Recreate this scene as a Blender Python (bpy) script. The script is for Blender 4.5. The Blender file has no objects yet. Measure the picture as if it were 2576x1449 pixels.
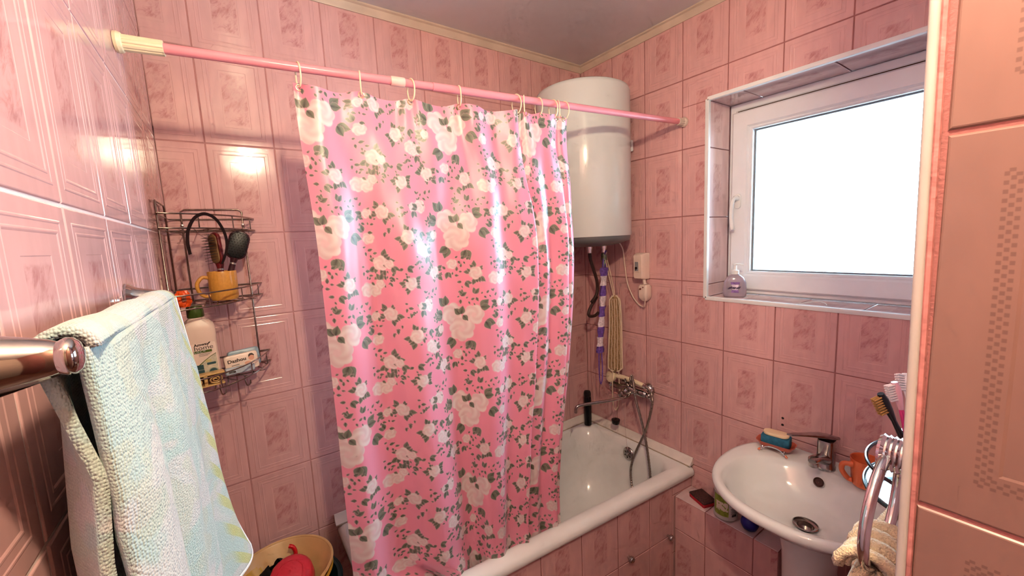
import bpy, bmesh, math, random
import numpy as np
from mathutils import Vector, Matrix, Euler, noise as mnoise
random.seed(7)
rng = np.random.default_rng(11)
PI = math.pi
scene = bpy.context.scene
COL = scene.collection

# ------------------------------------------------------------------ dimensions (metres)
W = 1.887      # width of the bathroom, left wall x = 0 to window wall x = W
D = 1.705      # back wall
H = 2.64       # ceiling
XP, YP = 0.60, 0.068   # corner of the partition beside the entrance
YB = -1.25     # wall behind the entrance
R0 = 2.363     # height of the topmost tile joint
TW, TH = 0.2005, 0.30
WY0, WY1, WZ0, WZ1, WX = 0.19, 0.956, 1.397, 2.245, 2.073   # window opening, depth of the reveal

# ------------------------------------------------------------------ camera
def cam_matrix(loc, yaw, pitch, roll):
    fw = Vector((math.sin(yaw)*math.cos(pitch), math.cos(yaw)*math.cos(pitch), -math.sin(pitch)))
    rt = Vector((math.cos(yaw), -math.sin(yaw), 0)); up = rt.cross(fw)
    r2 = math.cos(roll)*rt + math.sin(roll)*up; u2 = -math.sin(roll)*rt + math.cos(roll)*up
    m = Matrix((r2, u2, -fw)).transposed().to_4x4(); m.translation = loc
    return m
cd = bpy.data.cameras.new('camera'); cam = bpy.data.objects.new('camera', cd); COL.objects.link(cam)
cd.sensor_width = 36; cd.lens = 1004.17/2576*36; cd.clip_start = 0.005; cd.clip_end = 100
cam.matrix_world = cam_matrix((0.1509, 0, 1.70), 0.6106, 0.1232, -0.0478)
scene.camera = cam

# ------------------------------------------------------------------ daylight and exposure
SKY = 34
LAMP = 1220.0
wd = bpy.data.worlds.new('overcast_sky'); scene.world = wd; wd.use_nodes = True
bg = wd.node_tree.nodes['Background']; bg.inputs[0].default_value = (0.56, 0.83, 1.0, 1); bg.inputs[1].default_value = SKY
pl = bpy.data.lights.new('window_portal', 'AREA'); pl.shape = 'RECTANGLE'; pl.size = WY1-WY0; pl.size_y = WZ1-WZ0
pl.cycles.is_portal = True
po = bpy.data.objects.new('window_portal', pl); COL.objects.link(po)
po.matrix_world = Matrix(((0, 0, 1, WX+0.09), (1, 0, 0, (WY0+WY1)/2), (0, 1, 0, (WZ0+WZ1)/2), (0, 0, 0, 1)))
vs = scene.view_settings; vs.view_transform = 'Standard'; vs.look = 'None'; vs.exposure = 0.1; vs.gamma = 1; vs.use_curve_mapping = False
try:
    scene.cycles.use_denoising = True; scene.cycles.denoiser = 'OPENIMAGEDENOISE'
    scene.cycles.denoising_input_passes = 'RGB_ALBEDO_NORMAL'
    scene.cycles.max_bounces = 5; scene.cycles.diffuse_bounces = 3; scene.cycles.glossy_bounces = 3; scene.cycles.use_light_tree = False; scene.cycles.transmission_bounces = 4; scene.cycles.transparent_max_bounces = 6; scene.cycles.use_adaptive_sampling = True; scene.cycles.adaptive_threshold = .1; scene.cycles.adaptive_min_samples = 12; scene.cycles.sample_clamp_indirect = 16; scene.cycles.caustics_reflective = False; scene.cycles.caustics_refractive = False; scene.cycles.blur_glossy = 1.0
except Exception as e: print('cycles settings', e)

# ------------------------------------------------------------------ materials
def lin(c):
    if isinstance(c, str): c = [int(c[i:i+2], 16)/255 for i in (0, 2, 4)]
    return tuple(x/12.92 if x <= .04045 else ((x+.055)/1.055)**2.4 for x in c)
def nn(nt, t, **k):
    n = nt.nodes.new(t)
    for a, b in k.items(): setattr(n, a, b)
    return n
def mth(nt, op, a, b=None, c=None, clamp=False):
    n = nt.nodes.new('ShaderNodeMath'); n.operation = op; n.use_clamp = clamp
    for i, v in enumerate((a, b, c)):
        if v is None: continue
        if isinstance(v, (int, float)): n.inputs[i].default_value = v
        else: nt.links.new(v, n.inputs[i])
    return n.outputs[0]
def mixc(nt, f, a, b, mode='MIX'):
    n = nt.nodes.new('ShaderNodeMix'); n.data_type = 'RGBA'; n.blend_type = mode
    for s, v in ((n.inputs[0], f), (n.inputs[6], a), (n.inputs[7], b)):
        if isinstance(v, (int, float)): s.default_value = v
        elif isinstance(v, tuple): s.default_value = (*v, 1) if len(v) == 3 else v
        else: nt.links.new(v, s)
    return n.outputs[2]
def ramp(nt, v, a, b, smooth=True):
    n = nt.nodes.new('ShaderNodeMapRange'); n.interpolation_type = 'SMOOTHSTEP' if smooth else 'LINEAR'
    nt.links.new(v, n.inputs[0]); n.inputs[1].default_value = a; n.inputs[2].default_value = b
    return n.outputs[0]
def noise(nt, vec, scale, detail=3, rough=.5, dist=0):
    n = nt.nodes.new('ShaderNodeTexNoise'); n.inputs['Scale'].default_value = scale; n.inputs['Detail'].default_value = detail
    n.inputs['Roughness'].default_value = rough; n.inputs['Distortion'].default_value = dist
    if vec is not None: nt.links.new(vec, n.inputs['Vector'])
    return n.outputs[0]
MATS = {}
def mat(name, col, rough=.5, metal=0, var=.06, vscale=14, bump=0, bscale=60, coat=0, spec=.5, trans=0, ior=1.45, sheen=0, sss=0, alpha=1, fleck=None):
    """Principled material; procedural noise gives slight colour and relief variation"""
    if name in MATS: return MATS[name]
    m = bpy.data.materials.new(name); m.use_nodes = True; nt = m.node_tree; b = nt.nodes['Principled BSDF']; MATS[name] = m
    c = lin(col); tc = nn(nt, 'ShaderNodeTexCoord').outputs['Object']
    n = noise(nt, tc, vscale)
    cc = mixc(nt, ramp(nt, n, .3, .7), tuple(x*(1-var) for x in c), tuple(min(1, x*(1+var)) for x in c))
    if fleck:
        f = noise(nt, tc, fleck[1], 2)
        cc = mixc(nt, ramp(nt, f, fleck[2], fleck[2]+.06), cc, lin(fleck[0]))
    nt.links.new(cc, b.inputs['Base Color'])
    b.inputs['Roughness'].default_value = rough; b.inputs['Metallic'].default_value = metal
    b.inputs['Coat Weight'].default_value = coat; b.inputs['Coat Roughness'].default_value = .06
    b.inputs['Specular IOR Level'].default_value = spec; b.inputs['Transmission Weight'].default_value = trans; b.inputs['IOR'].default_value = ior
    b.inputs['Sheen Weight'].default_value = sheen; b.inputs['Alpha'].default_value = alpha
    if sss:
        b.inputs['Subsurface Weight'].default_value = sss; b.inputs['Subsurface Radius'].default_value = (.01, .006, .005); b.inputs['Subsurface Scale'].default_value = 1
    if bump:
        bn = nn(nt, 'ShaderNodeBump'); bn.inputs['Strength'].default_value = 1; bn.inputs['Distance'].default_value = bump
        nt.links.new(noise(nt, tc, bscale, 2), bn.inputs['Height']); nt.links.new(bn.outputs[0], b.inputs['Normal'])
    return m

def tile_material(name, col, dark, rough=.12, panel=True, dots=False, wear=.0):
    """glazed tile: marbled print in a central panel (tile-local coordinates)"""
    m = bpy.data.materials.new(name); m.use_nodes = True; nt = m.node_tree; b = nt.nodes['Principled BSDF']; MATS[name] = m
    tc = nn(nt, 'ShaderNodeTexCoord').outputs['Object']
    oi = nn(nt, 'ShaderNodeObjectInfo').outputs['Random']
    c = lin(col); dk = lin(dark)
    sx = nn(nt, 'ShaderNodeSeparateXYZ'); nt.links.new(tc, sx.inputs[0]); x, y = sx.outputs[0], sx.outputs[1]
    # soft cloudy base with slight tile-to-tile difference
    mp = nn(nt, 'ShaderNodeMapping'); nt.links.new(tc, mp.inputs[0]); mp.inputs['Scale'].default_value = (30, 9, 1)
    cl = noise(nt, mp.outputs[0], 1.0, 3)
    base = mixc(nt, ramp(nt, cl, .3, .75), tuple(v*.95 for v in c), tuple(min(1, v*1.05) for v in c))
    tv = mth(nt, 'MULTIPLY_ADD', oi, .08, .96)
    base = mixc(nt, 1.0, base, tv, 'MULTIPLY') if False else base
    hs = nn(nt, 'ShaderNodeHueSaturation'); nt.links.new(base, hs.inputs['Color']); nt.links.new(tv, hs.inputs['Value']); base = hs.outputs[0]
    if panel:
        ns = noise(nt, tc, 55, 4, .6)
        jit = mth(nt, 'MULTIPLY_ADD', ns, .010, -.005)
        px = mth(nt, 'ADD', mth(nt, 'ABSOLUTE', x), mth(nt, 'MULTIPLY', jit, .3)); py = mth(nt, 'ADD', mth(nt, 'ABSOLUTE', y), jit)
        pm = mth(nt, 'MULTIPLY', ramp(nt, px, .0355, .0335), ramp(nt, py, .086, .080))
        # diagonal marbled streaks
        r0 = nn(nt, 'ShaderNodeMapping'); nt.links.new(tc, r0.inputs[0]); r0.inputs['Rotation'].default_value = (0, 0, -.95)
        rm = nn(nt, 'ShaderNodeMapping'); nt.links.new(r0.outputs[0], rm.inputs[0]); rm.inputs['Scale'].default_value = (24, 62, 1)
        st = noise(nt, rm.outputs[0], 1.0, 5, .72, .9)
        bl = noise(nt, tc, 26, 2)
        f = mth(nt, 'MULTIPLY', pm, mth(nt, 'ADD', .10, mth(nt, 'MULTIPLY', ramp(nt, mth(nt, 'ADD', mth(nt, 'MULTIPLY', st, .65), mth(nt, 'MULTIPLY', bl, .35)), .42, .66), .85)), clamp=True)
        base = mixc(nt, f, base, dk)
    if dots:
        # dotted printed frame: two staggered rows of dots along a rectangle
        ax, ay = mth(nt, 'ABSOLUTE', x), mth(nt, 'ABSOLUTE', y)
        def row(off, ph):
            vx = mth(nt, 'MULTIPLY', ramp(nt, mth(nt, 'ABSOLUTE', mth(nt, 'SUBTRACT', ax, .068-off)), .0016, .0009), ramp(nt, mth(nt, 'ABSOLUTE', mth(nt, 'SUBTRACT', mth(nt, 'FRACT', mth(nt, 'ADD', mth(nt, 'MULTIPLY', y, 160), ph)), .5)), .30, .18))
            vx = mth(nt, 'MULTIPLY', vx, mth(nt, 'LESS_THAN', ay, .118-off))
            vy = mth(nt, 'MULTIPLY', ramp(nt, mth(nt, 'ABSOLUTE', mth(nt, 'SUBTRACT', ay, .118-off)), .0016, .0009), ramp(nt, mth(nt, 'ABSOLUTE', mth(nt, 'SUBTRACT', mth(nt, 'FRACT', mth(nt, 'ADD', mth(nt, 'MULTIPLY', x, 160), ph)), .5)), .30, .18))
            vy = mth(nt, 'MULTIPLY', vy, mth(nt, 'LESS_THAN', ax, .070-off))
            return mth(nt, 'MAXIMUM', vx, vy)
        d = mth(nt, 'MAXIMUM', mth(nt, 'MAXIMUM', row(0, 0), row(.0032, .5)), row(.0064, 0))
        base = mixc(nt, mth(nt, 'MULTIPLY', d, .55), base, dk)
    nt.links.new(base, b.inputs['Base Color'])
    b.inputs['Roughness'].default_value = rough; b.inputs['Specular IOR Level'].default_value = .55
    bn = nn(nt, 'ShaderNodeBump'); bn.inputs['Distance'].default_value = .0012; bn.inputs['Strength'].default_value = .35
    ov = nn(nt, 'ShaderNodeVectorMath'); ov.operation = 'ADD'; nt.links.new(tc, ov.inputs[0]); nt.links.new(oi, ov.inputs[1])
    nt.links.new(noise(nt, ov.outputs[0], 18, 1), bn.inputs['Height']); nt.links.new(bn.outputs[0], b.inputs['Normal'])
    return m

# ------------------------------------------------------------------ mesh helpers (everything is authored in world coordinates)
class MB:
    def __init__(s): s.v = []; s.f = []
    def add(s, vs, fs):
        o = len(s.v); s.v += [tuple(v) for v in vs]; s.f += [tuple(i+o for i in f) for f in fs]; return s
    def box(s, x0, x1, y0, y1, z0, z1):
        return s.add([(x, y, z) for z in (z0, z1) for y in (y0, y1) for x in (x0, x1)],
                     [(0, 2, 3, 1), (4, 5, 7, 6), (0, 1, 5, 4), (2, 6, 7, 3), (0, 4, 6, 2), (1, 3, 7, 5)])
    def loft(s, rings, closed=True, cap0=True, cap1=True, loop=False):
        n = len(rings[0]); vs = [p for r in rings for p in r]; fs = []
        m = len(rings)
        for i in range(m if loop else m-1):
            a, b = i*n, ((i+1) % m)*n
            for j in range(n if closed else n-1):
                k = (j+1) % n; fs.append((a+j, a+k, b+k, b+j))
        if cap0 and not loop: fs.append(tuple(range(n-1, -1, -1)))
        if cap1 and not loop: fs.append(tuple((m-1)*n+j for j in range(n)))
        return s.add(vs, fs)
    def tube(s, path, r, n=8, closed=False, cap=True):
        P = [Vector(p) for p in path]; m = len(P); R = r if isinstance(r, (list, tuple)) else [r]*m
        T = []
        for i in range(m):
            a = P[(i-1) % m] if (closed or i > 0) else P[0]; b = P[(i+1) % m] if (closed or i < m-1) else P[-1]
            t = (b-a); T.append(t.normalized() if t.length > 1e-9 else Vector((0, 0, 1)))
        u = T[0].orthogonal().normalized(); rings = []
        for i in range(m):
            u = (u - T[i]*u.dot(T[i])); u = u.normalized() if u.length > 1e-6 else T[i].orthogonal().normalized()
            w = T[i].cross(u)
            rings.append([P[i]+(u*math.cos(2*PI*j/n)+w*math.sin(2*PI*j/n))*R[i] for j in range(n)])
        return s.loft(rings, True, cap, cap, closed)
    def lathe(s, prof, c=(0, 0, 0), n=24, ax=(0, 0, 1), cap0=False, cap1=False):
        q = Vector((0, 0, 1)).rotation_difference(Vector(ax).normalized()); c = Vector(c)
        return s.loft([[c+q @ Vector((r*math.cos(2*PI*j/n), r*math.sin(2*PI*j/n), z)) for j in range(n)] for r, z in prof], True, cap0, cap1)
    def grid(s, nu, nv, fn, cu=False):
        vs = [fn(i/(nu if cu else nu-1), j/(nv-1)) for j in range(nv) for i in range(nu)]; fs = []
        for j in range(nv-1):
            for i in range(nu if cu else nu-1):
                k = (i+1) % nu; fs.append((j*nu+i, j*nu+k, (j+1)*nu+k, (j+1)*nu+i))
        return s.add(vs, fs)
    def prism(s, outline, z0, z1, bev=0, M=None):
        """2D outline extruded along z with chamfered rims; M places it"""
        M = M or Matrix.Identity(4); n = len(outline); cx = sum(p[0] for p in outline)/n; cy = sum(p[1] for p in outline)/n
        ex = max(abs(p[0]-cx) for p in outline); ey = max(abs(p[1]-cy) for p in outline)
        def ring(z, ins): return [M @ Vector((cx+(p[0]-cx)*(1-ins/ex), cy+(p[1]-cy)*(1-ins/ey), z)) for p in outline]
        if bev: R = [ring(z0, bev), ring(z0+bev*.3, bev*.3), ring(z0+bev, 0), ring(z1-bev, 0), ring(z1-bev*.3, bev*.3), ring(z1, bev)]
        else: R = [ring(z0, 0), ring(z1, 0)]
        return s.loft(R)
    def xf(s, M, start=0):
        s.v[start:] = [tuple(M @ Vector(v)) for v in s.v[start:]]; return s
def rrect(w, h, r, n=4, cx=0, cy=0):
    o = []
    for sx, sy, a in ((1, 1, 0), (-1, 1, PI/2), (-1, -1, PI), (1, -1, 1.5*PI)):
        for i in range(n+1):
            t = a+i/n*PI/2; o.append((cx+sx*(w/2-r)+r*math.cos(t), cy+sy*(h/2-r)+r*math.sin(t)))
    return o
def ell(a, b, n=24, cx=0, cy=0): return [(cx+a*math.cos(2*PI*i/n), cy+b*math.sin(2*PI*i/n)) for i in range(n)]
def place(loc, rot=(0, 0, 0), sc=1): return Matrix.Translation(loc) @ Euler(rot).to_matrix().to_4x4() @ Matrix.Diagonal((sc, sc, sc, 1))
def spline(pts, k=8, closed=False):
    """Catmull-Rom through the points"""
    P = [Vector(p) for p in pts]; n = len(P); out = []
    for i in range(n if closed else n-1):
        g = lambda j: P[j % n] if closed else P[max(0, min(n-1, j))]
        a, b, c, d = g(i-1), g(i), g(i+1), g(i+2)
        for q in range(k):
            t = q/k; out.append(.5*((2*b)+(c-a)*t+(2*a-5*b+4*c-d)*t*t+(3*b-a-3*c+d)*t**3))
    if not closed: out.append(P[-1])
    return out
ORG = {}
def obj(name, mb, m, parent=None, smooth=40, org=None, solid=0, sub=0):
    if parent is not None: o0 = ORG[parent]
    elif org is not None: o0 = Vector(org)
    else:
        a = np.array(mb.v); o0 = Vector(((a[:, 0].min()+a[:, 0].max())/2, (a[:, 1].min()+a[:, 1].max())/2, a[:, 2].min()))
    me = bpy.data.meshes.new(name); me.from_pydata([tuple(Vector(v)-o0) for v in mb.v], [], mb.f)
    bm = bmesh.new(); bm.from_mesh(me); bmesh.ops.recalc_face_normals(bm, faces=bm.faces); bm.to_mesh(me); bm.free()
    me.materials.append(m)
    if smooth: me.shade_smooth(); me.set_sharp_from_angle(angle=math.radians(smooth))
    o = bpy.data.objects.new(name, me); COL.objects.link(o)
    if parent is not None: o.parent = parent
    else: o.location = o0
    ORG[o] = o0
    if solid: md = o.modifiers.new('thickness', 'SOLIDIFY'); md.thickness = solid; md.offset = 0
    if sub: md = o.modifiers.new('smooth', 'SUBSURF'); md.levels = sub; md.render_levels = sub
    return o
def thing(name, label, cat, loc, group=None):
    o = bpy.data.objects.new(name, None); COL.objects.link(o); o.location = loc; o.empty_display_size = .02
    ORG[o] = Vector(loc); return tag(o, label, cat, group)
def tag(o, label, cat, group=None):
    o['label'] = label; o['category'] = cat
    if group: o['group'] = group
    return o
def struct(o, label=None, cat=None):
    o['kind'] = 'structure'
    if label: o['label'] = label
    if cat: o['category'] = cat
    return o
def text(name, s, size, M, m, parent, depth=.0003, sx=1.0, bold=0):
    """lettering: built-in font turned into a mesh lying in the local xy plane of M"""
    cu = bpy.data.curves.new(name, 'FONT'); cu.body = s; cu.size = size; cu.align_x = 'CENTER'; cu.align_y = 'CENTER'; cu.extrude = depth; cu.offset = bold; cu.resolution_u = 3
    t = bpy.data.objects.new(name, cu); COL.objects.link(t)
    me = bpy.data.meshes.new_from_object(t); bpy.data.objects.remove(t); bpy.data.curves.remove(cu)
    o0 = ORG[parent]; T = Matrix.Translation(-o0) @ M @ Matrix.Diagonal((sx, 1, 1, 1)); me.transform(T); me.materials.clear(); me.materials.append(m)
    o = bpy.data.objects.new(name, me); COL.objects.link(o); o.parent = parent; ORG[o] = o0
    return o

# common materials
PINK, PINKD = 'd8a9a7', 'b6797a'
M_tile = tile_material('glazed_pink_tile', PINK, PINKD)
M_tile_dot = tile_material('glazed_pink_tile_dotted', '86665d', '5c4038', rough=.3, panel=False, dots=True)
M_tile_plain = tile_material('glazed_pink_tile_marbled', 'e6caca', 'cba2a4', panel=True)
M_grout = mat('dark_rose_grout', '9c6664', .85, bump=.0006, bscale=300)
M_grout_b = mat('rose_grout', 'b88482', .8, bump=.0006, bscale=300)
M_grout_l = mat('pale_rose_grout', 'ead4d0', .8, bump=.0006, bscale=300)
M_ceil = mat('satin_grey_ceiling', 'd2d0d4', .30, var=.03, vscale=5)
M_white = mat('white_plastic', 'e8ecec', .35, var=.02)
M_whiteg = mat('white_gloss_plastic', 'ecf0f0', .18, var=.02)
M_enamel = mat('white_enamel', 'eceeec', .14, var=.04, vscale=6)
M_chrome = mat('polished_chrome', 'd8d6d4', .07, 1, var=.02)
M_chromed = mat('worn_chrome', 'b4aeaa', .2, 1, var=.12, vscale=60)
M_wire = mat('tarnished_steel_wire', '9a8a80', .25, 1, var=.15, vscale=90)
M_cream = mat('cream_plastic', 'e6d6b4', .35)
M_black = mat('black_plastic', '141112', .3)
M_dark = mat('dark_cavity', '1a1413', .8)
M_dirty = mat('yellowed_sealant', 'b09a80', .7, var=.2, vscale=40)

# ================================================================== ROOM SHELL
GR = .0016   # joints lie this far behind the tile faces
def slab(name, boxes, m):
    b = MB()
    for x in boxes: b.box(*x)
    return struct(obj(name, b, m, smooth=0))
T_ = .12
wall_left = slab('wall_left', [(-T_, -GR, YB, D+T_, 0, H)], M_grout_l)
wall_back = slab('wall_back', [(0, W, D+GR, D+T_, 0, H)], M_grout_b)
# window wall with the opening left free
wall_right = slab('wall_right', [(W+GR, WX+.10, WY1+.004, D+T_, 0, H), (W+GR, WX+.10, -.02, WY0-.004, 0, H), (W+GR, WX+.10, WY0-.004, WY1+.004, 0, WZ0-.004), (W+GR, WX+.10, WY0-.004, WY1+.004, WZ1+.004, H)], M_grout)
# the partition: near wall of the room and side of the entrance
wall_front = slab('wall_front', [(XP+GR, W, -.02, YP+.0032, 0, H), (XP+GR, XP+.12, YB, -.02, 0, H)], M_grout)
wall_entrance = slab('wall_behind', [(-.02, XP+.12, YB-.1, YB, 0, H)], mat('entrance_plaster', 'cbb5a8', .7, bump=.001, bscale=40))
floor = slab('floor', [(-T_, WX+.1, YB-.1, D+T_, -.1, 0)], mat('brown_floor_tile', '8a5a4c', .35, var=.15, vscale=6))
ceiling = slab('ceiling', [(-T_, WX+.1, YB-.1, D+T_, H, H+.08)], M_ceil)

# ---- the wall tiles, each an embossed glazed tile of its own
PROF = [(0, -.0016), (.0012, -.0003), (.0022, 0), (.0175, 0), (.0188, .0005), (.0205, .0005), (.0218, 0), (.0285, 0), (.0297, .0004), (.0312, .0004), (.0325, 0), (.0335, -.0004), (.060, -.0004), (.0610, -.0008)]
TM = {}
def tile_mesh(x0, x1, y0, y1, style='frame', tw=TW, th=TH):
    """full tile centred on its local origin, cut to the given part of itself"""
    key = tuple(round(v, 4) for v in (x0, x1, y0, y1))+(style,)
    if key in TM: return TM[key]
    g = .0017; hw, hh = tw/2-g, th/2-g
    prof = PROF if style == 'frame' else PROF[:3] if style == 'plain' else PROF[:3]+[(.041, 0), (.043, -.0006)]
    bm = bmesh.new(); prev = None
    for d, z in prof:
        ring = [bm.verts.new((sx*(hw-d), sy*(hh-d*(1.0 if d < .05 else .93)), z)) for sx, sy in ((-1, -1), (1, -1), (1, 1), (-1, 1))]
        if prev:
            for i in range(4): bm.faces.new((prev[i], prev[(i+1) % 4], ring[(i+1) % 4], ring[i]))
        prev = ring
    bm.faces.new(prev)
    cut = False
    for co, no, need in (((x0, 0, 0), (-1, 0, 0), x0 > -tw/2+1e-4), ((x1, 0, 0), (1, 0, 0), x1 < tw/2-1e-4), ((0, y0, 0), (0, -1, 0), y0 > -th/2+1e-4), ((0, y1, 0), (0, 1, 0), y1 < th/2-1e-4)):
        if need: bmesh.ops.bisect_plane(bm, geom=bm.verts[:]+bm.edges[:]+bm.faces[:], plane_co=Vector(co)-Vector(no)*g, plane_no=no, clear_outer=True); cut = True
    me = bpy.data.meshes.new('tile'); bm.to_mesh(me); bm.free()
    TM[key] = me; return me
def lay(wall, M, us, vs, holes=(), style='frame', m=None, tw=TW, th=TH, skip=None):
    """us, vs: joint positions on the wall; M maps (u, v, out) to the world; the outer us/vs ends may cut tiles"""
    umin, umax, vmin, vmax = us[0], us[1], vs[0], vs[1]
    u_ = us[2]
    while u_ > umin: u_ -= tw
    o0 = ORG[wall]
    while u_ < umax-.004:
        v_ = vs[2]
        while v_ > vmin: v_ -= th
        while v_ < vmax-.004:
            cu, cv = u_+tw/2, v_+th/2
            rects = [(max(u_, umin), min(u_+tw, umax), max(v_, vmin), min(v_+th, vmax))]
            for h in holes:
                out = []
                for (a, b, c, d) in rects:
                    if h[0] >= b or h[1] <= a or h[2] >= d or h[3] <= c: out.append((a, b, c, d)); continue
                    # an L-cut: keep the largest strips beside the opening
                    if c < h[2]: out.append((a, b, c, h[2]))
                    if d > h[3]: out.append((a, b, h[3], d))
                    if a < h[0]: out.append((a, h[0], max(c, h[2]), min(d, h[3])))
                    if b > h[1]: out.append((h[1], b, max(c, h[2]), min(d, h[3])))
                rects = out
            for (a, b, c, d) in rects:
                if b-a < .006 or d-c < .006 or (skip and skip(a, b, c, d)): continue
                me = tile_mesh(a-cu, b-cu, c-cv, d-cv, style, tw, th)
                if not me.materials: me.materials.append(m or M_tile)
                o = bpy.data.objects.new('tile', me); COL.objects.link(o); o.parent = wall
                j = Matrix.Rotation(random.uniform(-.0025, .0025), 4, 'X') @ Matrix.Rotation(random.uniform(-.0025, .0025), 4, 'Y')
                o.matrix_local = Matrix.Translation(-o0) @ M @ Matrix.Translation((cu, cv, random.uniform(-.0003, .0002))) @ j
            v_ += th
        u_ += tw
def frame(org, u, v):
    u, v = Vector(u), Vector(v); n = u.cross(v); m = Matrix((u, v, n)).transposed().to_4x4(); m.translation = org; return m
# back wall seen from the room (normal -y): u = +x ; left wall (normal +x): u = +y ; window wall (normal -x): u = -y
lay(wall_back, frame((0, D, 0), (1, 0, 0), (0, 0, 1)), (0, W, .1258), (0, H, R0))
lay(wall_left, frame((0, 0, 0), (0, 1, 0), (0, 0, 1)), (-.52, D, .683), (0, H, R0))
lay(wall_right, frame((W, 0, 0), (0, -1, 0), (0, 0, 1)), (-D, -YP, -1.2778), (0, H, R0), holes=[(-WY1, -WY0, WZ0, WZ1)])
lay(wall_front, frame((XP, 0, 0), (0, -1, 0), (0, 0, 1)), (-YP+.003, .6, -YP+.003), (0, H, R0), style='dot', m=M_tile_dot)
lay(wall_front, frame((XP+.004, YP+.0050, 0), (-1, 0, 0), (0, 0, 1)), (-(W-XP-.004), 0, -.3), (0, H, R0), style='frame')

# ---- window reveal lined with cut tiles (head, sill, far cheek, near cheek)
RD = WX-W
lay(wall_right, frame((W, WY1, WZ0), (1, 0, 0), (0, 0, 1)), (0.004, RD, -.02), (0, WZ1-WZ0, .355), style='plain', m=M_tile_plain)
lay(wall_right, frame((W, WY0, WZ0), (-1, 0, 0), (0, 0, 1)), (-RD, -.004, -RD-.02), (0, WZ1-WZ0, .355), style='plain', m=M_tile_plain)
lay(wall_right, frame((W, WY1, WZ0), (0, -1, 0), (1, 0, 0)), (0, WY1-WY0, -.06), (.004, RD, -.04), style='plain', m=M_tile_plain)
lay(wall_right, frame((W, WY1, WZ1), (1, 0, 0), (0, -1, 0)), (.004, RD, -.01), (0, WY1-WY0, .13), style='plain', m=M_tile_plain)

# ---- white plastic edging round the opening, cornice, corner edging of the partition
def bar(p0, p1, prof, up):
    """profile (a, b) swept from p0 to p1; a along 'up', b along up x dir"""
    p0, p1, up = Vector(p0), Vector(p1), Vector(up); d = (p1-p0).normalized(); s = up.cross(d)
    return [[p+up*a+s*b for a, b in prof] for p in (p0, p1)]
e = MB(); q = [(-.012, -.002), (-.012, .003), (.0, .005), (.004, .003), (.004, -.004), (-.002, -.007)]
xe = W-.0015
for p0, p1, up in (((xe, WY1, WZ0-.004), (xe, WY1, WZ1+.004), (0, 1, 0)), ((xe, WY0, WZ0-.004), (xe, WY0, WZ1+.004), (0, -1, 0)), ((xe, WY0-.004, WZ0), (xe, WY1+.004, WZ0), (0, 0, -1)), ((xe, WY0-.004, WZ1), (xe, WY1+.004, WZ1), (0, 0, 1))):
    up = Vector(up); d = (Vector(p1)-Vector(p0)).normalized(); out = Vector((-1, 0, 0))
    prof = [(.013, -.0012), (.013, .0015), (.003, .0045), (-.002, .0045), (-.0035, .002), (-.0035, -.012), (.0, -.012), (.0005, -.0012)]
    e.loft([[Vector(p)+up*a+out*b for a, b in prof] for p in (p0, p1)])
struct(obj('trim_1', e, M_whiteg, smooth=30), 'white plastic edging strip around the tiled window recess', 'trim')
c = MB()
cp = [(0, -.034), (.004, -.034), (.006, -.028), (.012, -.020), (.016, -.010), (.024, -.006), (.024, 0), (0, 0)]
for p0, p1, out in (((0, D-.0005, H), (W, D-.0005, H), (0, -1, 0)), ((W-.0005, YP, H), (W-.0005, D, H), (-1, 0, 0)), ((.0005, YB, H), (.0005, D, H), (1, 0, 0))):
    out = Vector(out); c.loft([[Vector(p)+out*a+Vector((0, 0, b)) for a, b in cp] for p in (p0, p1)])
M_corn = mat('aged_cornice', 'cdbcaa', .5, var=.08, vscale=9)
struct(obj('trim_2', c, M_corn, smooth=30), 'thin off-white plastic moulding where the tiled walls meet the ceiling', 'trim')
e = MB().loft([[(x, y+(z-1.63)*.012, z) for x, y in rrect(.0075, .0066, .0026, 3, XP-.0002, .0722)] for z in (0, H)])
struct(obj('trim_3', e, mat('cream_edging', 'b4b0ac', .4), smooth=40), 'cream plastic corner strip on the tiled partition edge', 'trim')
e = MB().tube([(XP-.0003, YP-.0010-.016, .01), (XP-.0003, YP-.0005+.010, H-.01)], .0024, 6)
struct(obj('trim_4', e, mat('rose_sealant', 'b87a78', .7, var=.2, vscale=60, bump=.001, bscale=120), smooth=40), 'rose coloured grout bead beside the cream corner strip', 'trim')

# ---- uPVC window
win = bpy.data.objects.new('window_1', None); COL.objects.link(win); win.location = (WX, (WY0+WY1)/2, WZ0); ORG[win] = Vector(win.location)
struct(win, 'white plastic casement window with a bright clear pane', 'window')
def rectframe(x0, x1, y0, y1, z0, z1, w, bev=.004):
    """mitred frame in the yz plane between x0 (room side) and x1"""
    b = MB(); rings = []
    for (dx, dw) in ((x1, 0), (x0+bev, 0), (x0, bev), (x0, w-bev*1.5), (x0+bev*1.5, w), (x1, w)):
        rings.append([(dx, y0+dw, z0+dw), (dx, y1-dw, z0+dw), (dx, y1-dw, z1-dw), (dx, y0+dw, z1-dw)])
    return b.loft(rings, True, False, False)
M_pvc = mat('white_upvc', 'ecf2f8', .28, var=.015)
obj('frame', rectframe(WX-.004, WX+.07, WY0+.001, WY1-.001, WZ0+.002, WZ1-.001, .034), M_pvc, win, 30)
s0y, s1y, s0z, s1z = WY0+.018, WY1-.018, WZ0+.022, WZ1-.040
sash = obj('sash', rectframe(WX-.022, WX+.05, s0y, s1y, s0z, s1z, .073, .006), M_pvc, win, 30)
obj('gap_shade', rectframe(WX-.0005, WX+.02, WY0+.014, WY1-.014, WZ0+.014, WZ1-.030, .03, .001), mat('painted_gap_shade', '4a3428', .8), win, 0)  # dark brown frame paints the shade in the gap around the sash
gy0, gy1, gz0, gz1 = s0y+.072, s1y-.072, s0z+.072, s1z-.072
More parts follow.
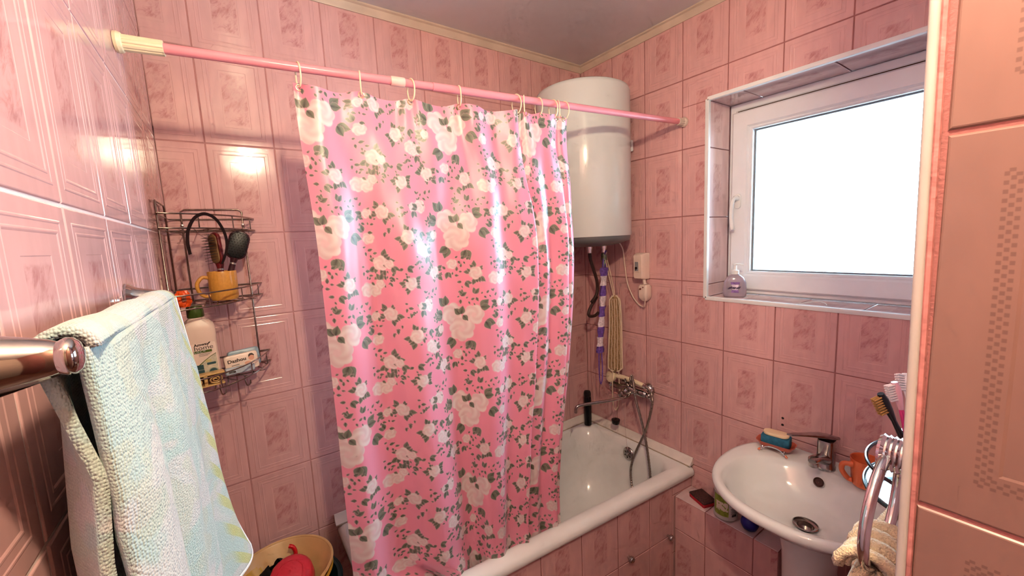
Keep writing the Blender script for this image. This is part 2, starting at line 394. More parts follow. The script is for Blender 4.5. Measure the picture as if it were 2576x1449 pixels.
obj('glazing_bead', rectframe(WX-.016, WX+.03, gy0-.002, gy1+.002, gz0-.002, gz1+.002, .014, .004), M_pvc, sash, 30)
obj('spacer', rectframe(WX+.008, WX+.026, gy0+.010, gy1-.010, gz0+.010, gz1-.010, .008, .001), mat('grey_spacer', '7d8790', .5), sash, 0)
def glass_mat(name, tint=(1, 1, 1), refl=.08, rough=.0):
    m = bpy.data.materials.new(name); m.use_nodes = True; nt = m.node_tree; nt.nodes.clear()
    out = nn(nt, 'ShaderNodeOutputMaterial'); mx = nn(nt, 'ShaderNodeMixShader'); tr = nn(nt, 'ShaderNodeBsdfTransparent'); gl = nn(nt, 'ShaderNodeBsdfGlossy'); fr = nn(nt, 'ShaderNodeFresnel')
    fr.inputs[0].default_value = 1.45; tr.inputs[0].default_value = (*tint, 1); gl.inputs['Roughness'].default_value = rough
    tcn = nn(nt, 'ShaderNodeTexCoord'); n = noise(nt, tcn.outputs['Object'], 4)
    nt.links.new(mth(nt, 'MULTIPLY', fr.outputs[0], mth(nt, 'MULTIPLY_ADD', n, .2, .9)), mx.inputs[0]); nt.links.new(tr.outputs[0], mx.inputs[1]); nt.links.new(gl.outputs[0], mx.inputs[2]); nt.links.new(mx.outputs[0], out.inputs[0])
    MATS[name] = m; return m
M_glass = glass_mat('clear_window_glass', (.97, .99, 1))
obj('pane', MB().box(WX+.012, WX+.016, gy0, gy1, gz0, gz1), M_glass, sash, 0)
hy, hz = WY1-.052, 1.818
hb = MB().prism(rrect(.026, .066, .012, 4), 0, .009, .003, Matrix.Translation((WX-.022, hy, hz)) @ Matrix(((0, 0, -1, 0), (-1, 0, 0, 0), (0, 1, 0, 0), (0, 0, 0, 1))))
hd = obj('handle_plate', hb, M_whiteg, sash, 40)
hp = spline([(WX-.03, hy, hz+.012), (WX-.052, hy, hz+.013), (WX-.064, hy+.004, hz-.002), (WX-.067, hy+.008, hz-.045), (WX-.064, hy+.008, hz-.09), (WX-.060, hy+.004, hz-.125)], 6)
obj('handle_lever', MB().tube(hp, [.012 if i < 6 else .0085 for i in range(len(hp))], 10), M_whiteg, hd, 50)

# ================================================================== LARGE FIXTURES
# ---- lamp bulb hanging in the entrance, above and beside the viewer (the warm light of the room)
LX, LY, LZ = .335, -.02, 2.33
lt = thing('pendant_bulb', 'bare warm light bulb hanging on a cord from the entrance ceiling', 'lamp', (LX, LY, LZ))
def emit(name, col, st):
    m = bpy.data.materials.new(name); m.use_nodes = True; nt = m.node_tree; nt.nodes.clear()
    o = nn(nt, 'ShaderNodeOutputMaterial'); e = nn(nt, 'ShaderNodeEmission'); e.inputs[0].default_value = (*col, 1); e.inputs[1].default_value = st; nt.links.new(e.outputs[0], o.inputs[0]); return m
obj('bulb', MB().lathe([(.002, -.034), (.016, -.030), (.027, -.018), (.031, 0), (.027, .017), (.018, .032), (.013, .045)], (LX, LY, LZ), 20, cap0=True, cap1=True), emit('glowing_bulb', (.93, .76, .51), LAMP), lt)
obj('socket', MB().lathe([(.015, .046), (.019, .05), (.019, .085), (.010, .10), (.004, .105)], (LX, LY, LZ), 16, cap0=True, cap1=True), M_black, lt)
obj('cord', MB().tube([(LX, LY, LZ+.1), (LX, LY, H-.001)], .003, 6), M_white, lt)

# ---- bathtub (slightly skewed to the wall)
def yfront(x): return 1.150-.0806*x
def tub_ring(l, r, f, b, z, rad, n=8):
    x0, x1 = .395+l, 1.885-r; y1 = 1.702-b; pts = []
    for cx, cy, a in ((x1, 'b', 0), (x0, 'b', PI/2), (x0, 'f', PI), (x1, 'f', 1.5*PI)):
        for i in range(n+1):
            t = a+i/n*PI/2
            ccx = cx-rad if cx == x1 else cx+rad
            x = ccx+rad*math.cos(t); yy = (y1-rad) if cy == 'b' else (yfront(ccx)+f+rad)
            pts.append((x, yy+rad*math.sin(t), z))
    return pts
tub = thing('bathtub', 'white enamel bathtub along the back wall behind the floral curtain', 'bathtub', (1.14, 1.40, 0))
R = [tub_ring(.004, .002, .004, .004, .515, .012), tub_ring(0, 0, 0, 0, .523, .012), tub_ring(0, 0, 0, 0, .538, .014), tub_ring(.003, .002, .005, .003, .548, .014), tub_ring(.009, .004, .014, .006, .557, .018), tub_ring(.020, .012, .028, .014, .5632, .03),
     tub_ring(.040, .030, .046, .028, .5642, .05), tub_ring(.054, .042, .060, .038, .5605, .08), tub_ring(.066, .054, .069, .047, .550, .11), tub_ring(.10, .066, .078, .056, .46, .13), tub_ring(.17, .088, .10, .075, .33, .15),
     tub_ring(.26, .12, .13, .105, .22, .15), tub_ring(.34, .18, .19, .16, .185, .13), tub_ring(.46, .28, .26, .23, .178, .06)]
obj('basin', MB().loft(R, True, False, True), M_enamel, tub, 60)
for x, y in ((.60, 1.22), (1.7, 1.17), (.60, 1.58), (1.7, 1.58)):
    obj('foot', MB().lathe([(.035, 0), (.03, .01), (.02, .05), (.024, .19)], (x, y, 0), 12, cap0=True, cap1=True), M_dark, tub)
# overflow rosette on the tap end
ov = Matrix.Translation((1.817, 1.345, .50)) @ Euler((0, -PI/2+.12, 0)).to_matrix().to_4x4()
orr = MB().lathe([(.001, .007), (.012, .0075), (.028, .006), (.034, .003), (.036, -.002)], n=28).xf(ov)
orr = obj('overflow_rosette', orr, M_chromed, tub, 50)
for k in range(6):
    a = k*PI/3; sl = MB().prism(rrect(.011, .005, .0024, 3, .018), .0055, .0079).xf(ov @ Matrix.Rotation(a, 4, 'Z')); obj('slot', sl, M_dark, orr, 0)
obj('screw', MB().lathe([(.006, .007), (.006, .010), (.001, .0108)], n=12).xf(ov), M_chrome, orr)
# white strip between tub and walls
st = MB(); sp = [(0, .5635), (.030, .5645), (.031, .570), (.012, .585), (.006, .600), (0, .601)]
st.loft([[(x, D-.002-a, z) for a, z in sp] for x in (.388, W-.002)])
st.loft([[(W-.002-a, y, z) for a, z in sp] for y in (yfront(W)+.012, D-.004)])
bs = tag(obj('sealing_strip', st, mat('white_sealing_strip', 'e8e0d8', .4, var=.06), smooth=30), 'white plastic sealing strip between bathtub rim and tiled walls', 'strip')
sl = MB().tube([(.39, D-.033, .5648), (W-.034, D-.033, .5648), (W-.034, yfront(W)+.014, .5648)], .0018, 6)
obj('sealant_line', sl, M_dirty, bs)

# ---- tiled front panel of the tub
ap = thing('bath_apron', 'pink tiled panel closing the front of the bathtub below its rim', 'bath apron', (1.14, 1.06, 0))
d = Vector((1, -.0806, 0)).normalized()
def apx(x): return (x, yfront(x)+.020, 0)
def slant(x0, x1, o0, o1, z0, z1):
    a0, a1 = Vector(apx(x0)), Vector(apx(x1)); return MB().loft([[(a0.x, a0.y+o0, z), (a1.x, a1.y+o0, z), (a1.x, a1.y+o1, z), (a0.x, a0.y+o1, z)] for z in (z0, z1)])
obj('backing', slant(.402, W-.003, GR, .03, 0, .521), M_grout, ap, 0)
F = frame(Vector(apx(0)), d, (0, 0, 1)); L = 1/d.x
lay(ap, F, (.402*L, 1.743*L, 1.587*L), (0, .521, .252), style='plain')
lay(ap, F, (1.743*L, (W-.004)*L, 1.743*L), (0, .521, .452), style='plain')
for x, z in ((1.709, .262), (1.447, .278)):
    p = Vector(apx(x)); n_ = Vector((-d.y, d.x, 0))*-1
    obj('knob', MB().lathe([(.006, 0), (.006, .010), (.013, .014), (.015, .021), (.012, .028), (.001, .031)], p+Vector((0, 0, z)), 18, n_), M_chromed, ap, 50)
p = Vector(apx(1.728)); obj('chipped_corner', MB().prism([(-.012, .006), (.012, .012), (.010, -.004), (.002, -.012)], -.0005, .0012, 0, frame(p+Vector((0, 0, .508)), d, (0, 0, 1))), M_dark, ap, 0)

# ---- tiled pipe box along the window wall, between tub and basin
PX0, PY0, PY1, PZ = 1.756, .585, yfront(1.756)+.016, .448
pb = thing('pipe_box', 'low pink tiled ledge boxing in pipes between bathtub and washbasin', 'ledge', (1.82, .79, 0))
obj('core', MB().box(PX0+GR, W-.001, PY0+GR, PY1, 0, PZ-GR), M_grout, pb, 0)
lay(pb, frame((PX0, 0, 0), (0, -1, 0), (0, 0, 1)), (-PY1, -PY0, -.877), (0, PZ, .283), style='plain')
lay(pb, frame((PX0, PY1, PZ), (0, -1, 0), (1, 0, 0)), (0, PY1-PY0, PY1-.877), (0, W-PX0-.001, 0), style='plain', m=M_tile_plain)
lay(pb, frame((PX0, PY0, 0), (1, 0, 0), (0, 0, 1)), (0, W-PX0, 0), (0, PZ, .283), style='plain')

# ---- water heater
HX, HY, HR, HZ0, HZ1 = 1.637, 1.452, .225, 1.690, 2.388
wh = thing('water_heater', 'white cylindrical electric water heater hung high in the corner', 'water heater', (HX, HY, HZ0-.06))
obj('tank', MB().lathe([(.02, HZ1), (.150, HZ1), (.205, HZ1-.004), (.220, HZ1-.012), (HR, HZ1-.026), (HR, HZ0+.004), (HR-.002, HZ0), (.1, HZ0)], (HX, HY, 0), 72, cap0=True, cap1=True), mat('white_lacquered_steel', 'd4dcda', .17, var=.012, vscale=3, coat=.3), wh, 60)
obj('bottom_cover', MB().lathe([(HR-.006, HZ0+.001), (HR-.006, HZ0-.012), (HR-.014, HZ0-.024), (HR-.05, HZ0-.036), (.12, HZ0-.047), (.03, HZ0-.050), (.001, HZ0-.050)], (HX, HY, 0), 72), mat('grey_plastic_cover', '66686a', .32), wh, 60)
for q in (1.80, 2.20): obj('wall_bracket', MB().box(HX-.12, HX+.12, HY+.215, D-.001, q, q+.04), M_white, wh, 0)
obj('side_clip', MB().prism(rrect(.02, .055, .006, 3), 0, .012, .002, frame((W-.014, 1.345, 2.135), (0, -1, 0), (0, 0, 1))), M_whiteg, wh)
for nx, ny in ((1.693, 1.48), (1.771, 1.452)):
    obj('pipe_nipple', MB().lathe([(.013, HZ0-.085), (.013, HZ0-.066), (.017, HZ0-.065), (.017, HZ0-.050), (.013, HZ0-.048), (.013, HZ0-.02)], (nx, ny, 0), 14, cap0=True), M_chrome, wh, 30)
M_rub = mat('dark_rubber_hose', '3a2420', .5, var=.2, vscale=70)
obj('supply_hose', MB().tube(spline([(1.693, 1.48, 1.62), (1.700, 1.48, 1.566), (1.739, 1.48, 1.468), (1.746, 1.48, 1.415), (1.735, 1.48, 1.375), (1.700, 1.482, 1.343)], 6), .0085, 10), M_rub, wh)
obj('supply_hose', MB().tube(spline([(1.751, 1.49, 1.365), (1.705, 1.49, 1.318), (1.686, 1.49, 1.287), (1.694, 1.49, 1.268), (1.733, 1.49, 1.264), (1.765, 1.495, 1.275)], 6), .0085, 10), M_rub, wh)
obj('valve', MB().lathe([(.014, 1.60), (.016, 1.59), (.016, 1.565), (.011, 1.56), (.011, 1.53)], (1.771, 1.452, 0), 14, cap0=True, cap1=True), mat('tarnished_brass', '7a8a74', .35, .8, var=.3, vscale=60), wh, 30)

# ---- curtain rod from wall to wall
A = Vector((0, 1.23, 2.160)); B = Vector((W, 1.067, 2.181)); rd = (B-A).normalized(); RL = (B-A).length
def rod(x): return A+(B-A)*(x/W)
cr = thing('curtain_rod', 'pink telescopic shower curtain rod spanning wall to wall', 'curtain rod', tuple((A+B)/2))
M_rod = mat('pink_lacquered_tube', 'e58f98', .25, var=.03)
obj('tube', MB().tube([rod(.05), rod(.74)], .0112, 20), M_rod, cr, 50)
obj('tube', MB().tube([rod(.71), rod(W-.02)], .0122, 20), M_rod, cr, 50)
obj('sleeve', MB().tube([rod(.585), rod(.588), rod(.622), rod(.625)], [.0125, .0135, .0135, .0125], 20), mat('blush_plastic', 'efc4b8', .35), cr, 50)
def cap(p0, dirn, ln, r):
    q = Vector((0, 0, 1)).rotation_difference(dirn); n = 40; rings = []
    for z, rr, rib in ((.0005, r*1.25, 0), (.006, r*1.3, 0), (.012, r*1.18, 0), (.014, r*1.02, 1), (ln-.004, r*.98, 1), (ln, r*.95, 0), (ln, r*.7, 0)):
        rings.append([p0+q @ Vector(((rr*(1-(.13 if rib and j % 4 < 1 else 0)))*math.cos(2*PI*j/n), (rr*(1-(.13 if rib and j % 4 < 1 else 0)))*math.sin(2*PI*j/n), z)) for j in range(n)])
    return MB().loft(rings)
obj('end_cap', cap(A+rd*.001, rd, .082, .0168), M_cream, cr, 20)
obj('end_cap', cap(B-rd*.001, -rd, .045, .0165), mat('greyed_cream_plastic', 'd0c2b4', .35), cr, 35)

# ---- curtain rings
RX = [.348, .501, .643, .796, 1.006, 1.037, 1.097, 1.160, 1.181, 1.210]
RT = [.25, -.2, .3, -.1, .5, -.6, .2, .4, -.3, .5]
def ringmesh(x, tw):
    c = rod(x)-Vector((0, 0, .0175)); rr = MB(); pts = []
    for i in range(22):
        a = 2*PI*i/22; pts.append(c+Matrix.Rotation(tw-.09, 3, 'Z') @ Vector((0, .0185*math.cos(a), .031*math.sin(a))))
    return rr.tube(pts, .0021, 7, True)
ordn = ['first', 'second', 'third', 'fourth', 'fifth', 'sixth', 'seventh', 'eighth', 'ninth', 'tenth']
for i, x in enumerate(RX):
    tag(obj('curtain_ring', ringmesh(x, RT[i]), M_cream), 'thin cream plastic curtain ring on the pink rod, %s from the left' % ordn[i], 'curtain ring', 'curtain rings on the pink rod')

# ---- shower curtain: satin cloth with printed roses; folds are geometry, print is a colour attribute
ctl = [  # cloth points left to right: (x, dy) at the top, at mid height, at the bottom
    ((.334, .000), (.350, -.010), (.352, .004)), ((.385, -.010), (.400, -.026), (.410, -.028)), ((.445, .010), (.455, .006), (.470, .012)),
    ((.501, .000), (.500, .022), (.530, .022)), ((.550, .020), (.545, -.006), (.580, -.014)), ((.595, .014), (.600, -.022), (.635, -.030)),
    ((.643, -.002), (.655, -.004), (.690, -.006)), ((.690, -.012), (.705, .020), (.738, .026)), ((.745, .008), (.760, .018), (.775, .020)),
    ((.796, .000), (.820, -.012), (.800, -.024)), ((.850, -.014), (.880, -.022), (.845, -.034)), ((.910, .010), (.940, -.006), (.890, .000)),
    ((.965, -.006), (.995, -.020), (.925, -.022)), ((1.000, -.012), (1.043, -.034), (.952, -.036)), ((1.008, -.002), (1.040, -.016), (.948, -.018)),
    ((1.006, .012), (1.010, .004), (.925, .010)), ((1.022, .006), (1.020, .022), (.930, .030)), ((1.037, -.008), (1.060, .014), (.965, .024)),
    ((1.065, .006), (1.100, -.010), (1.010, -.008)), ((1.097, -.004), (1.135, .012), (1.045, .014)), ((1.130, -.014), (1.165, -.012), (1.070, -.014)),
    ((1.165, -.006), (1.195, -.020), (1.095, -.022)), ((1.182, .004), (1.205, -.002), (1.105, .004)), ((1.205, -.004), (1.222, -.006), (1.118, -.006)), ((1.236, .012), (1.238, .004), (1.132, .010))]
NU, NV = 720, 860
ZT, ZB = 2.122, .36
def crspline(P, n):
    P = np.array(P, float); m = len(P); k = np.linspace(0, m-1-1e-9, n*4); i = k.astype(int); t = (k-i)[:, None]
    g = lambda j: P[np.clip(j, 0, m-1)]
    a, b, c, d_ = g(i-1), g(i), g(i+1), g(i+2)
    return .5*((2*b)+(c-a)*t+(2*a-5*b+4*c-d_)*t*t+(3*b-a-3*c+d_)*t**3)
Ct, Cm, Cb = (crspline([c[q] for c in ctl], NU) for q in range(3))
al = np.concatenate([[0], np.cumsum(np.hypot(*np.diff(Cm, axis=0).T))]); SW = al[-1]
s = np.linspace(0, SW, NU)
Ct, Cm, Cb = (np.stack([np.interp(s, al, C_[:, q]) for q in range(2)], 1) for C_ in (Ct, Cm, Cb))
t = np.linspace(0, 1, NV)[:, None]
z = ZT+(ZB-ZT)*t
# quadratic blend: top at z = 2.12, mid at 1.62, bottom at .55 and below
h = np.clip((2.122-z)/(2.122-.55), 0, 1.12); hm = (2.122-1.62)/(2.122-.55)
l0 = (h-hm)*(h-1)/hm; l1 = h*(h-1)/(hm*(hm-1)); l2 = h*(h-hm)/(1-hm)
hh = np.clip(h/hm, 0, 1); hh = hh*hh*(3-2*hh); h2 = np.clip((h-hm)/(1-hm), 0, 1.0); h2 = h2*h2*(3-2*h2)
X = np.where(h < hm, Ct[None, :, 0]*(1-hh)+Cm[None, :, 0]*hh, Cm[None, :, 0]*(1-h2)+Cb[None, :, 0]*h2)
DY = np.where(h < hm, Ct[None, :, 1]*(1-hh)+Cm[None, :, 1]*hh, Cm[None, :, 1]*(1-h2)+Cb[None, :, 1]*h2)
S2 = np.broadcast_to(s[None, :], X.shape); Tm = np.broadcast_to((ZT-z), X.shape)
# fine wrinkles: diagonal creases strongest near the top, broad soft dents
wr = np.zeros_like(X)
for k in range(26):
    fx, fy = rng.normal(0, 34), rng.normal(0, 13); ph = rng.uniform(0, 6.28); amp = .0023*rng.uniform(.4, 1)/(1+.012*math.hypot(fx, fy))
    wr += amp*np.sin(fx*S2+fy*Tm+ph+.8*np.sin(4*Tm+ph)+.6*np.sin(7*S2+2*ph))
wr *= (.5+1.1*np.exp(-Tm/.40))
rxs = [np.interp(x, Ct[:, 0], s) for x in RX[:5]]
for q in rxs:   # creases fanning out below the rings
    dd = S2-q; wr += .008*np.exp(-Tm/.20)*np.cos(dd/(.012+.10*Tm)*1.0)*np.exp(-(dd/(.02+.16*Tm))**2)
DY = DY+wr
sag = np.zeros(NU)
allr = sorted(np.interp(x, Ct[:, 0], s) for x in RX)
for a_, b_ in zip(allr[:-1], allr[1:]):
    msk = (s > a_) & (s < b_); sag[msk] = np.sin((s[msk]-a_)/(b_-a_)*PI)*min(.012, (b_-a_)*.08)
Zc = z - sag[None, :]*np.exp(-Tm/.25) + (X/W*.021)*(1-t)
# below the rim the left edge tucks into the tub
tuck = np.clip((.66-Zc)/.12, 0, 1); tuck = tuck*tuck*(3-2*tuck); X = X+tuck*.15*np.clip(1-(X-.35)/.40, 0, 1)
Y = A.y-.0864*X+DY
# --- the print, painted once per repeat (0.33 x 0.265 m)
UW, UH, PPM = .43, .305, 1400
pw, ph_ = int(UW*PPM), int(UH*PPM)
gx, gy = np.meshgrid((np.arange(pw)+.5)/PPM, (np.arange(ph_)+.5)/PPM)
C_pink, C_rose, C_rosed, C_leaf, C_leafd, C_hal = (np.array(lin(c)) for c in ('ee90aa', 'e6d8d4', 'd6b0b2', '6c7660', '1c2418', 'eebcc6'))
tex = np.ones((ph_, pw, 3))*C_pink
def loc(cx, cy): return (gx-cx+UW/2) % UW-UW/2, (gy-cy+UH/2) % UH-UH/2
def put(mask, col):
    global tex
    tex = tex*(1-mask[..., None])+np.asarray(col)*mask[..., None]
def rose(cx, cy, r, rot=0, pet=6):
    dx, dy = loc(cx, cy); rr = np.hypot(dx, dy); th = np.arctan2(dy, dx)+rot
    R_ = r*(.86+.16*np.abs(np.cos(pet/2*th)))
    put(np.clip((R_+.0012-rr)/.0012, 0, 1)*.5, C_hal); m_ = np.clip((R_-rr)/.0010, 0, 1)
    sh = np.clip(.5+.5*np.sin(pet*th*.5+rr/r*9+rot*3)*np.clip(rr/r*1.4, 0, 1), 0, 1)[..., None]
    put(m_, C_rose*(1-sh*.7)+C_rosed*sh*.7)
    put(np.clip((r*.30-rr)/.004, 0, 1)*.35, C_hal)
def leaf(cx, cy, ln, ang, wd=.42):
    dx, dy = loc(cx, cy); a = dx*math.cos(ang)+dy*math.sin(ang); b = -dx*math.sin(ang)+dy*math.cos(ang)
    q = np.clip(a/ln, 0, 1); w_ = ln*wd*np.sin(PI*q**.8)*(1-.25*q)
    inside = (a > 0) & (a < ln)
    put(np.clip((w_+.0010-np.abs(b))/.0010, 0, 1)*inside*.5, C_hal)
    m_ = np.clip((w_-np.abs(b))/.0009, 0, 1)*inside
    v = np.clip(1-np.abs(b)/(w_*.55+1e-6), 0, 1)*np.clip(1.15-q, 0, 1)
    v = np.maximum(v, np.clip(1-np.abs(b)/.0007, 0, 1)*.9)
    put(m_, C_leaf*(1-v[..., None])+C_leafd*v[..., None])
def sprig(cx, cy, ang, n=5, ln=.014):
    for k in range(n): leaf(cx+math.cos(ang)*k*.009, cy+math.sin(ang)*k*.009+(.004 if k % 2 else -.004), ln*(.8+.4*(k % 3)/2), ang+(.8 if k % 2 else -.8), .34)
def bloom(cx, cy, r, rot):
    for k, (a, l) in enumerate(((rot, 1.), (rot+.75, .9), (rot+2.5, .85), (rot+3.5, .95), (rot+4.7, .6))):
        leaf(cx+math.cos(a)*r*.80, cy+math.sin(a)*r*.80, r*1.25*l, a+(.35 if k % 2 else -.2), .36); leaf(cx+math.cos(a)*r*.80, cy+math.sin(a)*r*.80, r*.9*l, a-(.55 if k % 2 else -.6), .36)
    rose(cx, cy, r, rot, 5)
# big bouquet: three roses and leaf pairs
for a, b_, c_ in ((.085, .075, 2.9), (.100, .045, -2.3), (.215, .060, -.7), (.230, .110, .3), (.120, .160, 1.9), (.175, .172, 1.2), (.078, .120, 2.6)):
    leaf(a, b_, .038, c_); leaf(a, b_, .034, c_+.75)
rose(.120, .075, .037, .3); rose(.192, .085, .035, 1.1); rose(.150, .130, .043, 2.0, 7)
leaf(.148, .080, .030, -2.3); leaf(.150, .080, .030, -1.3); leaf(.156, .084, .026, .9)
for a, b_, r_, q_ in ((.330, .045, .021, .4), (.400, .120, .022, 2.1), (.315, .195, .023, -1.1), (.065, .238, .022, 3.3), (.205, .250, .022, .9), (.400, .262, .020, -.4)): bloom(a, b_, r_, q_)
for a, b_, r_ in ((.268, .270, .022), (.292, .276, .018), (.015, .160, .021), (.036, .168, .017), (.285, .120, .018), (.025, .030, .020), (.130, .215, .017)): rose(a, b_, r_, a*30, 6)
for a, b_, q_ in ((.255, .045, 1.2), (.360, .085, 2.4), (.265, .150, .6), (.130, .255, -.7), (.350, .225, 1.9), (.045, .095, -1.0), (.275, .245, .1), (.020, .140, 0), (.255, .205, .9), (.420, .185, 1.1), (.030, .005, -.3), (.140, .200, .2), (.375, .020, 1.0)): sprig(a, b_, q_)
for k in range(16):
    a, b_, q_ = rng.uniform(0, UW), rng.uniform(0, UH), rng.uniform(0, 6.28)
    if math.hypot((a-.15+UW/2) % UW-UW/2, (b_-.10+UH/2) % UH-UH/2) < .075: continue
    for w_ in (-.5, .3): leaf(a, b_, .024, q_+w_, .34)
    leaf(a+.012*math.cos(q_+2.6), b_+.012*math.sin(q_+2.6), .016, q_+2.4, .36)
    if k % 2: rose(a-.012*math.cos(q_), b_-.012*math.sin(q_), .014, q_, 5)
    sprig(a+.02*math.cos(q_+1.5), b_+.02*math.sin(q_+1.5), q_+1.2, 4, .012)
# sample the print at every vertex of the cloth
ui = ((S2+.13) % UW)*PPM-.5; vi = ((Tm+.02) % UH)*PPM-.5
u0 = np.floor(ui).astype(int); v0 = np.floor(vi).astype(int); fu = (ui-u0)[..., None]; fv = (vi-v0)[..., None]
g_ = lambda a, b_: tex[b_ % ph_, a % pw]
colr = (g_(u0, v0)*(1-fu)+g_(u0+1, v0)*fu)*(1-fv)+(g_(u0, v0+1)*(1-fu)+g_(u0+1, v0+1)*fu)*fv
co = np.stack([X, Y, np.broadcast_to(Zc, X.shape)], -1).reshape(-1, 3).astype(np.float32)
idx = np.arange(NU*NV).reshape(NV, NU); fc = np.stack([idx[:-1, :-1], idx[1:, :-1], idx[1:, 1:], idx[:-1, 1:]], -1).reshape(-1, 4)
sc = thing('shower_curtain', 'pink satin shower curtain printed with white roses and green leaves', 'shower curtain', (.79, 1.16, .36))
me = bpy.data.meshes.new('cloth'); me.vertices.add(len(co)); me.vertices.foreach_set('co', (co-np.array(ORG[sc], np.float32)).ravel())
nf = len(fc); me.loops.add(nf*4); me.polygons.add(nf); me.loops.foreach_set('vertex_index', fc.ravel().astype(np.int32)); me.polygons.foreach_set('loop_start', np.arange(0, nf*4, 4, dtype=np.int32))
me.update(calc_edges=True); me.validate()
ca = me.color_attributes.new('print', 'FLOAT_COLOR', 'POINT'); ca.data.foreach_set('color', np.concatenate([colr.reshape(-1, 3), np.ones((NU*NV, 1))], 1).astype(np.float32).ravel())
me.shade_smooth()
M_cur = bpy.data.materials.new('printed_pink_satin'); M_cur.use_nodes = True; nt = M_cur.node_tree; b = nt.nodes['Principled BSDF']
at = nn(nt, 'ShaderNodeVertexColor'); at.layer_name = 'print'; tco = nn(nt, 'ShaderNodeTexCoord').outputs['Object']
nt.links.new(mixc(nt, mth(nt, 'MULTIPLY', noise(nt, tco, 9), .08), at.outputs[0], (.9, .55, .6)), b.inputs['Base Color'])
b.inputs['Roughness'].default_value = .40; b.inputs['Specular IOR Level'].default_value = .9; b.inputs['Sheen Weight'].default_value = .15
tl = nn(nt, 'ShaderNodeBsdfTranslucent'); nt.links.new(at.outputs[0], tl.inputs[0]); mxs = nn(nt, 'ShaderNodeMixShader'); mxs.inputs[0].default_value = .18
nt.links.new(b.outputs[0], mxs.inputs[1]); nt.links.new(tl.outputs[0], mxs.inputs[2]); nt.links.new(mxs.outputs[0], nt.nodes['Material Output'].inputs[0])
me.materials.append(M_cur)
cl = bpy.data.objects.new('cloth', me); COL.objects.link(cl); cl.parent = sc; ORG[cl] = ORG[sc]
for x in RX:
    k = int(np.argmin(np.abs(Ct[:, 0]-x)+(np.abs(s-np.interp(x, Ct[:, 0], s))*.01))); j_ = 5
    p = Vector((X[j_, k], Y[j_, k], float(Zc[j_, k])))
    obj('eyelet', MB().tube([p+Vector((.0075*math.cos(a), -.001, .0075*math.sin(a))) for a in np.linspace(0, 2*PI, 14, endpoint=False)], .0013, 6, True), mat('pale_gold_eyelet', 'd8b890', .3, .6), sc)

# ---- washbasin on pedestal
SXC, SYC, SZ = 1.656, .476, .830
def sring(ax, bx, cx, cy, z, n=64, e=2.25, clampx=W-.003):
    o = []
    for i in range(n):
        a = 2*PI*i/n; c_, s_ = math.cos(a), math.sin(a)
        o.append((min(clampx, cx+ax*math.copysign(abs(c_)**(2/e), c_)), cy+bx*math.copysign(abs(s_)**(2/e), s_), z))
    return o
sk = thing('washbasin', 'white oval ceramic washbasin on a pedestal under the window', 'sink', (1.68, .47, 0))
M_cer = mat('white_ceramic', 'e6ecea', .10, var=.015, coat=.2)
rings = [sring(.10, .09, 1.70, .47, .640, e=2), sring(.13, .12, 1.69, .47, .665, e=2), sring(.185, .16, 1.675, .472, .715), sring(.235, .212, 1.664, .474, .768), sring(.266, .246, 1.658, .476, .790), sring(.281, .262, SXC, SYC, .797), sring(.288, .269, SXC, SYC, .807), sring(.289, .270, SXC, SYC, .820), sring(.284, .265, SXC, SYC, .8300), sring(.274, .255, SXC, SYC, .8315)]
inn = [sring(.203, .232, 1.598, .474, .8285), sring(.195, .224, 1.596, .474, .823), sring(.183, .213, 1.593, .473, .805), sring(.167, .198, 1.592, .472, .770, e=2.1), sring(.135, .165, 1.598, .468, .730, e=2), sring(.085, .105, 1.610, .464, .711, e=2), sring(.035, .035, 1.615, .458, .706, e=2), sring(.024, .024, 1.615, .458, .700, e=2)]
obj('bowl', MB().loft(rings+inn, True, False, False), M_cer, sk, 70)
obj('pedestal', MB().loft([[(1.70+a*math.cos(q), .47+b_*math.sin(q), z_) for q in np.linspace(0, 2*PI, 36, endpoint=False)] for a, b_, z_ in ((.115, .105, 0), (.112, .102, .02), (.088, .080, .10), (.082, .074, .35), (.088, .080, .55), (.105, .098, .66))]), M_cer, sk, 60)
obj('drain', MB().lathe([(.034, .7145), (.037, .713), (.036, .710), (.024, .707), (.022, .692), (.001, .691)], (1.615, .458, 0), 28), M_chromed, sk, 40)
of = Matrix.Translation((1.758, .470, .797)) @ Euler((0, -1.15, 0)).to_matrix().to_4x4()
obj('overflow_hole', MB().lathe([(.016, .0015), (.0145, .003), (.012, .002), (.011, -.001), (.001, -.0015)], n=20).xf(of), mat('brown_overflow', '4a3028', .4, .4), sk, 40)
ft = thing('basin_faucet', 'chrome single lever faucet standing on the washbasin', 'faucet', (1.815, .47, SZ))
fz = SZ+.001
obj('body', MB().loft([[(x, y, z_) for x, y in rrect(a, b_, r_, 4, 1.818+o_, .47)] for a, b_, r_, z_, o_ in ((.060, .060, .028, fz, 0), (.060, .060, .028, fz+.006, 0), (.055, .054, .024, fz+.010, 0), (.054, .050, .018, fz+.055, .002), (.054, .048, .012, fz+.098, .004), (.052, .046, .010, fz+.104, .004))]), M_chromed, ft, 40)
obj('spout', MB().loft([[(x_, .47+y, z_+z2) for y, z2 in rrect(w_, h_, min(w_, h_)*.45, 4)] for x_, z_, w_, h_ in ((1.805, fz+.034, .044, .044), (1.775, fz+.046, .040, .032), (1.735, fz+.064, .035, .022), (1.700, fz+.072, .033, .019), (1.686, fz+.071, .024, .013))]), M_chromed, ft, 40)
obj('aerator', MB().lathe([(.014, 0), (.014, .022), (.012, .026)], (1.702, .47, fz+.048), 18, cap0=True, cap1=True), M_chromed, ft, 40)
